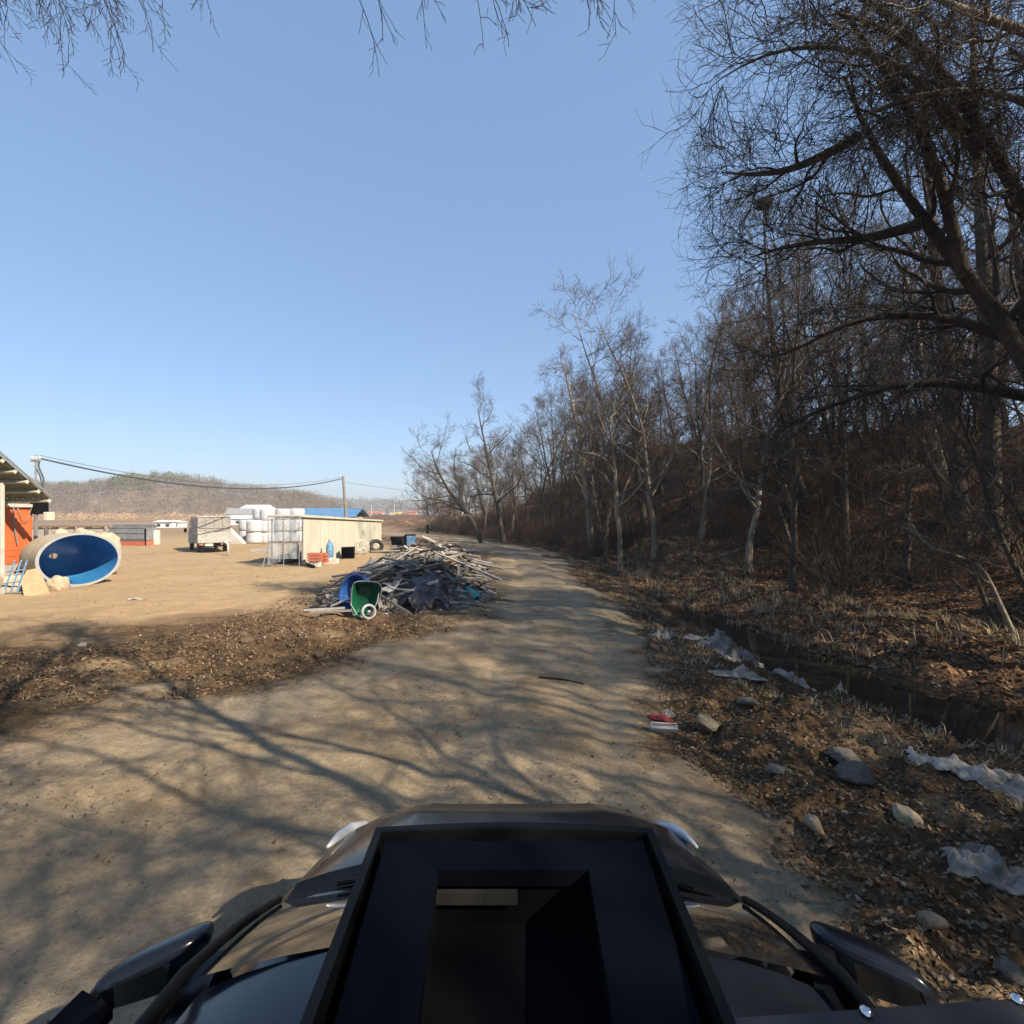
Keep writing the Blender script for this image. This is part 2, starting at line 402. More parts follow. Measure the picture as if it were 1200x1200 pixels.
M['cable'] = pmat('black_cable', (.05, .055, .065), (.04, .045, .055), rough=.6, bstr=0)
M['dark_green_wood'] = None
def glassmat():
    m, nt, b = nodes('dark_glass')
    b.inputs['Base Color'].default_value = (.012, .013, .014, 1); b.inputs['Roughness'].default_value = .04
    b.inputs['Specular IOR Level'].default_value = .9; b.inputs['Coat Weight'].default_value = .6
    # dust film on the glass
    f = ramp(nt, noise(nt, coords(nt), 9, 6, .7), [(.45, (.03, .03, .03)), (.8, (.16, .16, .16))])
    nt.links.new(f, b.inputs['Roughness'])
    return m
M['glass'] = glassmat()
def mirrormat():
    m, nt, b = nodes('mirror'); b.inputs['Base Color'].default_value = (.42, .42, .40, 1)
    b.inputs['Metallic'].default_value = 1; b.inputs['Roughness'].default_value = .03
    return m
M['mirror'] = mirrormat()
def watermat():
    m, nt, b = nodes('ditch_water')
    b.inputs['Base Color'].default_value = (.018, .017, .013, 1); b.inputs['Roughness'].default_value = .03
    b.inputs['Specular IOR Level'].default_value = .8
    bump(nt, noise(nt, wpos(nt), 7, 3), b, .08, .01)
    return m
M['water'] = watermat()
def netmat():
    m, nt, b = nodes('mesh_net')
    p = coords(nt)
    mp = N(nt, 'ShaderNodeMapping'); mp.inputs['Scale'].default_value = (1, 1, 1); nt.links.new(p, mp.inputs[0])
    b.inputs['Base Color'].default_value = (.30, .28, .25, 1); b.inputs['Roughness'].default_value = .8
    f = ramp(nt, noise(nt, p, 60, 2), [(.40, (.35,)*3), (.60, (.95,)*3)])
    nt.links.new(f, b.inputs['Alpha'])
    return m
M['net'] = netmat()
def plasticfilm():
    m, nt, b = nodes('clear_plastic_sheet')
    b.inputs['Base Color'].default_value = (.42, .47, .52, 1); b.inputs['Roughness'].default_value = .35
    f = ramp(nt, noise(nt, coords(nt), 3, 5, .7), [(.35, (.22,)*3), (.7, (.55,)*3)])
    nt.links.new(f, b.inputs['Alpha'])
    return m
M['sheet'] = plasticfilm()

# ------------------------------------------------------------------ ground sheets
def axis(n, near, far, k):
    t = np.linspace(-1, 1, n)
    s = np.sinh(k*t)/math.sinh(k)
    return s*far
nx, ny = 760, 820
tx = np.linspace(-1, 1, nx); kx = 8.2
gx = np.sinh(kx*tx)/math.sinh(kx)*1900 + 1.5*np.exp(-(tx/.4)**2)
ty = np.linspace(-.52, 1, ny)
gy = np.sinh(8.0*ty)/math.sinh(8.0)*2000 + 5.0*np.exp(-((ty)/.35)**2)
gy = np.sort(gy); gx = np.sort(gx)
X, Y = np.meshgrid(gx, gy)
Z = zground(X, Y)
G = gravel_w(X, Y)
U = X-ditch_x(Y)
forest = sm(-.2, 2.2, U+fbm(X, Y, 3, .6)*1.5)
xl = X-road_l(Y)
edge_n = fbm(X, Y, 4, .45)*3.2
strip_in = sm(-4.6-1.2, -3.0, xl*np.where(Y > 10, 1, .9)+edge_n*.8)
yard = (1-strip_in)*(1-sm(-3.5, -2.0, U))*sm(8.6, 12.4, Y+edge_n*1.1-.12*X-1.2)
patch = sm(.05, .35, fbm(X+3, Y, 4, .9))*strip_in*.55*(1-sm(-3.2, -2.0, U))
yard = np.clip(yard+patch, 0, 1)
field = sm(45, 80, np.hypot(np.minimum(X+5, 0), Y))*(1-sm(-1, 6, U))
CXr = (road_r(Y)+np.maximum(road_l(Y), road_r(Y)-3.4))/2
wob_ = fbm(X*.3, Y*.3, 3)*.3
RUT = np.exp(-((X-CXr-.80+wob_)/.30)**2)+np.exp(-((X-CXr+.80+wob_)/.30)**2)
for k_, (a_, b_, c_) in enumerate(((-3.2, 5.5, -.55), (-4.6, 6.2, -.50), (-6.5, 16, -.75), (-7.7, 16.4, -.72))):      # old wheel marks turning into the yard
    RUT = RUT+.8*np.exp(-(((Y-b_)-c_*(X-a_)-.03*(X-a_)**2+wob_)/.16)**2)*sm(0, 2, -X-.5)
zone = np.stack([G, yard, forest, np.clip(RUT, 0, 1)], -1).reshape(-1, 4)
V = np.stack([X, Y, Z], -1).reshape(-1, 3)
idx = np.arange(nx*ny).reshape(ny, nx)
Q = np.stack([idx[:-1, :-1], idx[:-1, 1:], idx[1:, 1:], idx[1:, :-1]], -1).reshape(-1, 4)
gq = G.reshape(-1)[Q].mean(1)
def submesh(name, label, sel):
    q = Q[sel]; used, inv = np.unique(q, return_inverse=True)
    me = npmesh(name, V[used], inv.reshape(q.shape), M['soil'], True, {'zone': zone[used], 'field': field.reshape(-1)[used]})
    o = obj(name, me); tag(o, label, None, None, 'structure'); return o
submesh('ground', 'brown earth, dirt yard, leaf covered hillside and far straw coloured fields', gq < .5)
submesh('dirt_road', 'compacted pale gravel track running ahead and bending left', gq >= .5)

# ditch water
def water():
    ys = np.linspace(-6, 24, 90); rows = []
    vv = []; 
    for y in ys:
        c = float(ditch_x(y)); vv += [(c-1.5, y, 0), (c+2.2, y, 0)]
    vv = np.array(vv); vv[:, 2] = -.70
    f = np.array([[2*i, 2*i+1, 2*i+3, 2*i+2] for i in range(len(ys)-1)])
    o = obj('water', npmesh('water', vv, f, M['water'])); tag(o, 'dark shallow water lying in the ditch', None, None, 'structure')
water()

# ------------------------------------------------------------------ trees
def norm(v): return v/np.maximum(np.linalg.norm(v, axis=-1, keepdims=True), 1e-9)
def tubes(groups):
    """groups: list of (P (n,k,3), Rr (n,k), sides) -> V, F"""
    VV = []; FF = []; off = 0
    for P, Rr, s in groups:
        if len(P) == 0: continue
        n, k, _ = P.shape
        T = np.empty_like(P); T[:, 1:-1] = P[:, 2:]-P[:, :-2]; T[:, 0] = P[:, 1]-P[:, 0]; T[:, -1] = P[:, -1]-P[:, -2]
        T = norm(T)
        ref = np.array([.31, .17, .93])*np.ones((n, 1, 1)); m0 = norm(P[:, -1]-P[:, 0])
        par = np.abs((m0*ref[:, 0]).sum(-1)) > .85
        ref = np.where(par[:, None, None], np.array([.9, -.4, .1]), ref)
        A = norm(np.cross(T, ref)); B = np.cross(T, A)
        an = np.arange(s)*2*math.pi/s
        ring = P[:, :, None, :]+(A[:, :, None, :]*np.cos(an)[None, None, :, None]+B[:, :, None, :]*np.sin(an)[None, None, :, None])*Rr[:, :, None, None]
        VV.append(ring.reshape(-1, 3))
        base = off+np.arange(n)[:, None, None]*k*s+np.arange(k-1)[None, :, None]*s
        j = np.arange(s)[None, None, :]; j2 = (j+1) % s
        f = np.stack([base+j, base+j2, base+s+j2, base+s+j], -1).reshape(-1, 4)
        FF.append(f); off += n*k*s
    return np.concatenate(VV), np.concatenate(FF)
def grow(rs, P, Rr, nper, t0, lenf, ang, k, up, wob, rf, rmin, lmin=0.1, t1=1.0, droop=0, taper=.35, lenabs=None):
    n, kp, _ = P.shape
    c = n*nper
    pi = np.repeat(np.arange(n), nper)
    base = np.tile((np.arange(nper)+.5)/nper, n)
    t = t0+(t1-t0)*np.clip(base+rs.uniform(-.5, .5, c)/nper, 0, 1)
    ft = t*(kp-1); i0 = np.minimum(ft.astype(int), kp-2); fr = (ft-i0)[:, None]
    st = P[pi, i0]*(1-fr)+P[pi, i0+1]*fr
    r0 = Rr[pi, i0]*(1-fr[:, 0])+Rr[pi, i0+1]*fr[:, 0]
    tan = norm(P[pi, i0+1]-P[pi, i0])
    plen = np.linalg.norm(np.diff(P, axis=1), axis=-1).sum(1)[pi]
    rnd = norm(rs.normal(size=(c, 3))); side = norm(rnd-tan*(rnd*tan).sum(-1, keepdims=True))
    a = np.radians(ang*rs.uniform(.65, 1.25, c))[:, None]
    d = norm(tan*np.cos(a)+side*np.sin(a))
    L = (plen if lenabs is None else lenabs)*lenf*(1-.55*t)*rs.uniform(.55, 1.25, c); L = np.maximum(L, lmin)
    pts = [st]; step = (L/(k-1))[:, None]
    upv = np.array([0, 0, 1.0])
    for q in range(k-1):
        d = norm(d+rs.normal(size=(c, 3))*wob+upv*up-upv*droop*(q/(k-1)))
        pts.append(pts[-1]+d*step)
    Pc = np.stack(pts, 1)
    rb = np.maximum(r0*rf*rs.uniform(.75, 1.1, c), rmin)
    rb = np.minimum(rb, r0*.9+1e-4)
    Rc = np.maximum(rb[:, None]*np.linspace(1, taper, k)[None, :], rmin*.7)
    return Pc, Rc
def trunk_line(rs, H, r0, lean=(0, 0), k=14, wob=.06):
    d = np.array([lean[0], lean[1], 1.0]); d /= np.linalg.norm(d); p = np.zeros(3); pts = [p]
    for i in range(k-1):
        d = d+rs.normal(size=3)*wob+np.array([0, 0, .06]); d /= np.linalg.norm(d)
        p = p+d*H/(k-1); pts.append(p)
    P = np.array(pts)[None]
    t = np.linspace(0, 1, k)
    Rr = r0*((1-t)**.8*.9+.06)+r0*.45*np.exp(-t*k*.9)
    return P, Rr[None]
def spline(pts, k):
    pts = np.array(pts, float); d = np.r_[0, np.cumsum(np.linalg.norm(np.diff(pts, axis=0), axis=1))]
    t = np.linspace(0, d[-1], k)
    out = np.stack([np.interp(t, d, pts[:, i]) for i in range(3)], 1)
    for _ in range(2): out[1:-1] = (out[:-2]+2*out[1:-1]+out[2:])/4
    return out
def resample_rad(r, k): return np.interp(np.linspace(0, 1, k), np.linspace(0, 1, len(r)), r)
def tree_meshes(seed, H=13, r0=.16, lean=(0, 0), nl=15, nb=7, nt=6, nq=4, t0=.22, lenf=.42, twig=.0072, wob=.10, ang=58, trunk=None, limbs=None, up=.07, k4=4, extra=0, lm=(.75, .42, .24)):
    """returns (trunk group list, crown group list)"""
    rs = np.random.RandomState(seed)
    if trunk is None: P0, R0 = trunk_line(rs, H, r0, lean, wob=wob)
    else:
        P0 = spline(trunk[0], 16)[None]; R0 = resample_rad(trunk[1], 16)[None]
    P1, R1 = grow(rs, P0, R0, nl, t0, lenf, ang, 11, up, .17, .55, .018)
    tg = [(P0, R0, 9), (P1, R1, 6)]
    srcs = [(P1, R1)]
    if limbs:
        for lp, lr in limbs:
            Pl = spline(lp, 14)[None]; Rl = resample_rad(lr, 14)[None]
            tg.append((Pl, Rl, 8)); 
            Pm, Rm = grow(rs, Pl, Rl, 9, .15, 1.3, 50, 10, .02, .17, .5, .012, .8, lenabs=1.0)
            tg.append((Pm, Rm, 5)); srcs.append((Pm, Rm))
            Pn, Rn = grow(rs, Pl, Rl, 10, .1, 1.0, 60, 8, .02, .17, .3, .008, .5, lenabs=1.0)
            srcs.append((Pn, Rn))
    cg = []
    for Pa, Ra in srcs:
        P2, R2 = grow(rs, Pa, Ra, nb, .18, .50, 52, 8, up*.5, .15, .55, .010, lm[0])
        P3, R3 = grow(rs, P2, R2, nt, .10, .5, 50, 6, up*.4, .14, .55, twig, lm[1])
        P4, R4 = grow(rs, P3, R3, nq, .10, .55, 46, k4, up*.3, .13, .6, twig*.8, lm[2])
        cg += [(P2, R2, 4), (P3, R3, 3), (P4, R4, 3)]
        if extra:
            P5, R5 = grow(rs, P4, R4, extra, .2, .6, 44, 3, up*.2, .15, .7, twig*.7, .1)
            cg.append((P5, R5, 3))
    return tg, cg
def make_tree(name, label, loc, group=None, cat='tree', mats=('bark', 'twig'), rz=0, **kw):
    tg, cg = tree_meshes(**kw)
    t = thing(name, label, cat, loc, rz, group)
    v, f = tubes(tg); obj('trunk', npmesh('trunk', v, f, M[mats[0]], True), t)
    v, f = tubes(cg); obj('crown', npmesh('crown', v, f, M[mats[1]], True), t)
    return t
def copy_tree(t, loc, rz, s, label, group):
    c = t.copy(); COL.objects.link(c); c.location = loc; c.rotation_euler = (0, 0, rz); c.scale = (s[0], s[0], s[1])
    c['label'] = label
    if group: c['group'] = group
    elif 'group' in c: del c['group']
    for ch in t.children:
        d = ch.copy(); COL.objects.link(d); d.parent = c
    return c

# forest kinds (each first one stands in the wood itself)
variants = []
vspec = [
 dict(seed=11, H=13.5, r0=.15, lean=(-.06, .02), nl=17, t0=.20, mats=('bark', 'twig')),
 dict(seed=12, H=12.5, r0=.13, lean=(-.12, -.03), nl=16, t0=.24, mats=('bark', 'twig')),
 dict(seed=13, H=14.5, r0=.16, lean=(.03, .02), nl=19, t0=.20, lenf=.40, mats=('bark_pale', 'twig')),
 dict(seed=14, H=11.0, r0=.11, lean=(-.20, .05), nl=15, t0=.25, lenf=.46, mats=('bark', 'twig')),
 dict(seed=15, H=13.0, r0=.14, lean=(0, 0), nl=18, t0=.22, lenf=.44, ang=50, up=.12, mats=('bark_pale', 'twig')),
 dict(seed=16, H=9.0, r0=.085, lean=(-.1, 0), nl=15, t0=.18, lenf=.5, mats=('bark', 'brush')),
 dict(seed=17, H=14.0, r0=.14, lean=(-.05, 0), nl=14, t0=.34, lenf=.40, mats=('bark', 'twig_dark')),
]
GROUP_W = 'bare trees of the roadside wood'
kindlab = ['slender bare tree with dark trunk standing in the roadside wood',
           'bare tree with dark trunk leaning a little in the roadside wood',
           'tall bare tree with pale trunk in the roadside wood',
           'small crooked bare tree leaning over the slope in the roadside wood',
           'bare tree with pale trunk and steep upswept boughs in the roadside wood',
           'young bare tree with reddish brown twigs in the roadside wood',
           'bare tree with high dark crown in the roadside wood']
spots = []
rs = np.random.RandomState(21)
def far_enough(x, y, d):
    return all((x-a)**2+(y-b)**2 > d*d for a, b, *_ in spots)
# rows along the ditch and up the slope
tries = 0
while len(spots) < 245 and tries < 24000:
    tries += 1
    y = rs.uniform(12, 92) if rs.rand() < .8 else rs.uniform(-12, 14)
    u = rs.uniform(1.3, 30) if y > 26 else rs.uniform(4.5, 30)
    if y > 45: u = 1.0+abs(rs.normal())*9
    if y < 17 and rs.rand() < .5: continue
    if len(spots) > 165: u = rs.uniform(9, 30); y = rs.uniform(16, 78)
    if rs.rand() < .36 and y > 25: u = rs.uniform(1.0, 3.2)
    x = float(ditch_x(y))+u
    if x < y*.02 and y < 30: continue
    if 5 < y < 17 and x < 12.5: continue
    if y < 13 and x > 16 and rs.rand() < .3: continue
    if y > 5 and x/y < -.165: continue
    if not far_enough(x, y, 1.15+.012*y): continue
    spots.append((x, y, u))
first = {}
for i, (x, y, u) in enumerate(spots):
    v = int(rs.choice(len(vspec), p=[.2, .17, .12, .14, .12, .13, .12]))
    loc = (x, y, zg(x, y)-.12); rz = rs.uniform(0, 6.28); s = rs.uniform(.72, 1.12)
    if x/max(y, 1) < .36 and y > 18: s *= .84
    if y > 38: s *= .92
    if y > 60: s *= .9
    if u > 14: s *= .78
    lean_fix = rs.uniform(-.5, .5) if v in (3, 1, 0) else rz      # keep leaning ones leaning to the light
    if v not in first:
        sp = dict(vspec[v]); first[v] = make_tree('bare_tree', kindlab[v], loc, GROUP_W, rz=lean_fix, **sp)
        first[v].scale = (s, s, s)
    else:
        copy_tree(first[v], loc, lean_fix, (s, s*rs.uniform(.92, 1.1)), kindlab[v], GROUP_W)

# single trees one can point to
def at(px, py, Yd):   # photo pixel at a distance -> point
    return np.array([(px-600)/600*Yd, Yd, CAMZ+(600-py)/600*Yd])
def pix_tree(name, label, seq, rad, seed, mats=('bark', 'twig'), limbs=(), sink=True, **kw):
    """seq: [(px,py,Y)...] trunk line from the foot up"""
    P = [at(*q) for q in seq]
    base = P[0].copy(); base[2] = zg(base[0], base[1])-.15
    P[0] = base
    P = [p-base for p in P]
    L = [([at(*q)-base for q in s_], r_) for s_, r_ in limbs]
    return make_tree(name, label, tuple(base), None, mats=mats, seed=seed, trunk=(P, rad), limbs=L, **kw)
pix_tree('bare_tree', 'tall slender bare tree with a bird nest at its top, leaning left', 
    [(957, 672, 23), (940, 590, 23), (920, 500, 23), (905, 400, 23), (897, 300, 23), (894, 235, 23)], [.24, .2, .16, .11, .06, .02], 31, nl=17, t0=.30, lenf=.30)
pix_tree('bare_tree', 'thin dark tree with a kinked trunk right of the tree with the nest',
    [(994, 682, 20), (991, 600, 20), (989, 520, 20), (987, 470, 20), (975, 425, 20.2), (965, 380, 20.4)], [.15, .12, .10, .085, .06, .03], 32, nl=12, t0=.45, lenf=.38, mats=('bark', 'twig_dark'))
pix_tree('bare_tree', 'pale trunked tree leaning left out of the leafy terrace',
    [(944, 663, 24), (932, 610, 24), (916, 560, 24.2), (903, 538, 24.5), (880, 515, 25)], [.15, .13, .11, .09, .03], 33, nl=10, t0=.4, lenf=.45, mats=('bark_pale', 'twig'))
pix_tree('bare_tree', 'tall tree beside the road with a pale lower trunk leaning left',
    [(694, 655, 30), (690, 600, 30), (684, 540, 30), (674, 490, 30), (667, 455, 30.5), (660, 425, 31)], [.22, .17, .14, .11, .08, .03], 34, nl=17, t0=.3, lenf=.30, mats=('bark_pale', 'twig'))
pix_tree('bare_tree', 'bare tree with a forked crown on the lit slope behind the roadside',
    [(758, 640, 32), (748, 570, 32), (742, 500, 32), (737, 455, 32.4), (738, 425, 33)], [.24, .19, .15, .10, .04], 35, nl=16, t0=.35, lenf=.34)
pix_tree('bare_tree', 'bare tree leaning far left over the bend of the road',
    [(566, 628, 40), (552, 606, 40), (535, 588, 40), (522, 570, 40.5), (512, 548, 41), (505, 528, 41)], [.24, .2, .16, .11, .08, .03], 36, nl=13, t0=.25, lenf=.62, ang=60, nt=8)
pix_tree('bare_tree', 'second leaning bare tree at the bend, just right of the leftmost one',
    [(590, 628, 40), (583, 590, 40), (574, 550, 40), (566, 510, 40), (560, 480, 40)], [.22, .17, .12, .08, .03], 37, nl=15, t0=.25, lenf=.5)
pix_tree('bare_tree', 'dark trunked tree high on the hill at right, left of two upright ones',
    [(1130, 505, 17), (1112, 430, 17), (1098, 340, 17), (1090, 230, 17), (1080, 90, 17)], [.27, .22, .18, .12, .04], 38, nl=15, t0=.35, lenf=.36, mats=('bark', 'twig_dark'), nb=6)
pix_tree('bare_tree', 'dark trunked tree high on the hill at right, nearest the frame edge',
    [(1166, 505, 16), (1158, 400, 16), (1150, 270, 16), (1143, 120, 16), (1138, -40, 16)], [.26, .22, .18, .12, .04], 39, nl=15, t0=.3, lenf=.36, mats=('bark', 'twig_dark'), nb=6)
# the big near tree: its foot is just outside the frame on the right
F_LIMBS = [
 ([(1150, 180, 7.6), (1060, 75, 7.7), (965, 50, 8.0), (890, 62, 8.4), (845, 92, 8.7)], [.085, .065, .045, .03, .01]),
 ([(1130, 120, 7.4), (1050, 20, 7.5), (960, -30, 7.7), (900, -25, 8.0), (865, 5, 8.1)], [.08, .06, .04, .028, .01]),
 ([(1215, 410, 8.7), (1120, 372, 8.9), (1040, 368, 9.2), (985, 378, 9.5), (940, 410, 9.8), (900, 420, 10.2)], [.12, .09, .07, .05, .035, .015]),
 ([(1230, 470, 9.2), (1160, 455, 9.6), (1090, 446, 10), (1024, 454, 10.3), (985, 474, 10.5), (940, 486, 10.8), (905, 512, 11)], [.12, .10, .09, .07, .055, .04, .015]),
 ([(1080, 262, 8.4), (1020, 280, 8.8), (960, 283, 9.2), (915, 290, 9.6), (878, 302, 10)], [.10, .07, .05, .035, .012]),
 ([(1006, 160, 8.6), (975, 178, 8.7), (925, 200, 9), (880, 205, 9.4), (845, 202, 9.7)], [.09, .07, .055, .035, .012]),
 ([(1130, 325, 8.4), (1100, 200, 8.2), (1060, 120, 8), (1015, 50, 7.8), (985, 10, 7.6)], [.11, .09, .07, .05, .02]),
 ([(1240, 330, 8), (1180, 200, 7.6), (1110, 90, 7.4), (1040, 30, 7.2), (980, 15, 7)], [.13, .10, .08, .05, .02]),
]
pix_tree('bare_tree', 'big dark tree at the right edge whose heavy limbs reach left across the sky',
    [(1330, 760, 8.3), (1275, 560, 8.4), (1205, 420, 8.5), (1150, 345, 8.5), (1090, 268, 8.5), (1040, 200, 8.5), (1008, 150, 8.6), (990, 90, 8.8)],
    [.27, .22, .18, .15, .12, .09, .06, .025], 40, limbs=F_LIMBS, nl=11, t0=.34, lenf=.34, mats=('bark', 'twig_dark'), nb=4, nt=5, nq=3, twig=.0048, up=.03, lm=(.85, .50, .30))
pix_tree('bare_tree', 'bare tree with lit upper boughs in the top right corner',
    [(1480, 800, 6.4), (1420, 500, 6.4), (1370, 260, 6.4), (1330, 60, 6.4), (1300, -200, 6.6)], [.22, .19, .16, .13, .06], 41,
    limbs=[([(1370, 220, 6.4), (1260, 55, 6.3), (1190, 33, 6.3), (1130, 14, 6.3), (1060, -20, 6.4)], [.10, .08, .06, .05, .02]),
           ([(1390, 330, 6.4), (1290, 180, 6.6), (1200, 110, 7), (1090, 100, 7.4), (1000, 140, 7.8)], [.10, .075, .055, .035, .012])],
    nl=12, t0=.4, lenf=.34, mats=('bark_pale', 'twig'), nb=7, twig=.0045, up=.04)

# trees behind the car: their hanging twigs show at the top edge and their shade lies on the track
def hang_tree(label, base, trunk, rad, limbs, seed, drops, **kw):
    base = np.array(base, float); base[2] = zg(base[0], base[1])-.15
    rs2 = np.random.RandomState(seed)
    tg, cg = tree_meshes(seed=seed, trunk=([np.array(p)-base for p in trunk], rad), limbs=[([np.array(p)-base for p in l], r) for l, r in limbs], **kw)
    for (a, b_, n, ln, dr, z1) in drops:
        Pl = spline([np.array(a)-base, (np.array(a)+np.array(b_))/2-base+np.array([0, 0, .12]), np.array(b_)-base], 10)[None]
        Rl = np.linspace(.018, .008, 10)[None]
        tg.append((Pl, Rl, 5))
        P2, R2 = grow(rs2, Pl, Rl, n, .05, ln, 70, 9, -.05, .10, .4, .0045, droop=dr, lenabs=1.0)
        P3, R3 = grow(rs2, P2, R2, 4, .1, .38, 40, 6, -.05, .12, .7, .0036, droop=dr*.6, lenabs=ln)
        P4, R4 = grow(rs2, P3, R3, z1, .2, .4, 40, 4, -.02, .12, .7, .003, droop=.1)
        cg += [(P2, R2, 4), (P3, R3, 3), (P4, R4, 3)]
    t = thing('bare_tree', label, 'tree', tuple(base))
    v, f = tubes(tg); obj('trunk', npmesh('trunk', v, f, M['bark'], True), t)
    v, f = tubes(cg); obj('crown', npmesh('crown', v, f, M['twig_dark'], True), t)
    return t
hang_tree('overhanging tree behind the car whose thin drooping twigs hang at the top centre', (4.6, -4.5, 0),
    [(4.6, -4.5, 0), (4.5, -4.3, 3), (4.3, -4.0, 6), (4.1, -3.6, 9), (4, -3.4, 12)], [.2, .16, .13, .09, .03],
    [([(4.4, -4.1, 5), (2.9, -2, 6.9), (1.6, 1, 8.2), (.6, 3.4, 8.6)], [.09, .06, .04, .02])], 51,
    [((-1.7, 4.1, 6.80), (1.0, 4.3, 6.95), 20, 1.05, .42, 2), ((-.6, 3.6, 6.3), (1.0, 3.7, 6.35), 12, .6, .42, 3)], nl=15, t0=.35, lenf=.4, nb=6, nt=6, nq=4)
hang_tree('overhanging tree left of the car whose dense twigs fill the top left corner', (-8.5, -1.5, 0),
    [(-8.5, -1.5, 0), (-8.3, -1.2, 3), (-8.0, -.8, 6), (-7.8, -.4, 9), (-7.8, 0, 12.5)], [.2, .16, .13, .09, .03],
    [([(-8.1, -1, 5), (-7.0, 1, 6.8), (-5.9, 3.1, 8.1), (-5.0, 4.7, 8.4)], [.09, .06, .04, .015])], 52,
    [((-5.6, 4.7, 7.9), (-4.3, 5.0, 7.75), 26, 1.3, .22, 5), ((-5.4, 5.0, 8.1), (-4.2, 5.2, 8.0), 22, 1.5, .16, 5), ((-4.3, 5.0, 7.6), (-3.2, 5.2, 7.9), 9, .95, .25, 3)], nl=13, t0=.35, lenf=.34, nb=6, nt=6, nq=4)
SHADE = make_tree('bare_tree', 'bare tree behind the car to the right, shading the track', (9.3, -5.2, zg(9.3, -5.2)-.1), 'bare trees shading the track from behind the car', mats=('bark', 'twig'), seed=71, H=13, r0=.13, nl=20, nb=7, nt=4, nq=3, t0=.25, lenf=.46)
SHADE2 = make_tree('bare_tree', 'bare tree behind the car to the right, shading the track', (12.6, 1.0, zg(12.6, 1.0)-.1), 'bare trees shading the track from behind the car', mats=('bark', 'twig'), seed=73, H=12, r0=.12, lean=(-.15, .05), nl=19, nb=7, nt=4, nq=3, t0=.25, lenf=.46)
pb = [(6.9, -1.9, 61, 13.0), (15.4, 1.6, 62, 12.0), (8.6, -8.5, 63, 14), (15.6, -4.0, 64, 12.5), (11.2, -2.6, 69, 12), (5.6, -6.9, 70, 11), (6.9, -5.2, 74, 13), (3.0, -5.2, 75, 12), (9.6, -.6, 76, 11)]
for i, (x, y, sd_, H) in enumerate(pb):
    lab = 'bare tree behind the car to the right, shading the track'
    copy_tree([SHADE, first[1], SHADE2, first[0]][i % 4], (x, y, zg(x, y)-.1), sd_*1.3, (1.0+.05*(i % 3), H/13), lab, 'bare trees shading the track from behind the car')

rs = np.random.RandomState(44); k_ = 0; sh = []
while k_ < 30:
    x = rs.uniform(9.5, 27); y = rs.uniform(-20, 5)
    if x < 13 and y > 1: continue
    if x < y*1.25+2 and y > 0: continue
    if any((x-a)**2+(y-b)**2 < 2.6**2 for a, b in sh): continue
    sh.append((x, y)); s_ = rs.uniform(.75, 1.05); kk = rs.randint(3)
    copy_tree([SHADE, SHADE2, first[1]][kk], (x, y, zg(x, y)-.1), rs.uniform(0, 6.28), (s_, s_), 'bare tree behind the car to the right, shading the track', 'bare trees shading the track from behind the car'); k_ += 1

# bird nest in the tall tree
def nest():
    rs = np.random.RandomState(5); c = at(895, 238, 23)
    n = 260; th = rs.uniform(0, 6.28, n); ph = rs.uniform(-1, .45, n)
    r = .30*np.sqrt(1-ph**2*.8)
    p = np.stack([r*np.cos(th), r*np.sin(th), ph*.22], 1)
    d = norm(np.stack([-np.sin(th), np.cos(th), rs.normal(size=n)*.35], 1)+rs.normal(size=(n, 3))*.3)*.2
    P = np.stack([p-d, p, p+d], 1); v, f = tubes([(P, np.full((n, 3), .010), 3)])
    o = obj('bird_nest', npmesh('bird_nest', v, f, M['twig_dark']), loc=tuple(c)); tag(o, 'round bird nest of dark twigs high in the tall slender tree', 'nest')
nest()

# shrubs
def shrub_mesh(seed, n=34, h=1.6, mat='brush', spread=.5):
    rs = np.random.RandomState(seed)
    b = rs.normal(size=(n, 3))*np.array([spread*.5, spread*.5, 0]); d = norm(np.stack([b[:, 0]*1.0+rs.normal(size=n)*.35, b[:, 1]+rs.normal(size=n)*.35, np.ones(n)], 1))
    L = h*rs.uniform(.5, 1.1, n); pts = [b]
    for q in range(6):
        d = norm(d+rs.normal(size=(n, 3))*.12+np.array([0, 0, -.04*q])); pts.append(pts[-1]+d*(L/6)[:, None])
    P = np.stack(pts, 1); Rr = np.linspace(.011, .004, 7)[None]*np.ones((n, 1))
    P2, R2 = grow(rs, P, Rr, 6, .2, .42, 42, 4, .05, .15, .7, .0035)
    P3, R3 = grow(rs, P2, R2, 4, .2, .5, 40, 3, .05, .15, .8, .003)
    v, f = tubes([(P, Rr, 4), (P2, R2, 3), (P3, R3, 3)])
    return npmesh('shrub', v, f, M[mat], True)
SH = [shrub_mesh(71, 40, 1.7), shrub_mesh(72, 30, 2.5, 'twig'), shrub_mesh(73, 48, 1.1, 'brush', .9), shrub_mesh(74, 34, 2.9, 'brush')]
rs = np.random.RandomState(8)
cnt = 0
while cnt < 285:
    y = 14+62*rs.rand()**1.1
    u = rs.uniform(.6, 5) if rs.rand() < .6 else rs.uniform(4, 18)
    if y < 28: u = rs.uniform(5.5, 17)
    x = float(ditch_x(y))+u
    if x > y*1.15: continue
    k = rs.randint(4); s = rs.uniform(.6, 1.25)*(1.25 if u > 9 else 1)
    if u < 2 and y > 28: s *= .75
    o = obj('bramble_bush', SH[k], loc=(x, y, zg(x, y)-.05), rot=(0, 0, rs.uniform(0, 6.28))); o.scale = (s*1.15, s*1.15, s)
    tag(o, ['reddish brown leafless bramble bush at the foot of the wood', 'tall grey leafless shrub among the trunks of the wood',
            'low spreading leafless bramble bush in the wood', 'tall reddish leafless shrub among the trunks of the wood'][k], 'shrub', 'leafless undergrowth bushes of the roadside wood'); cnt += 1
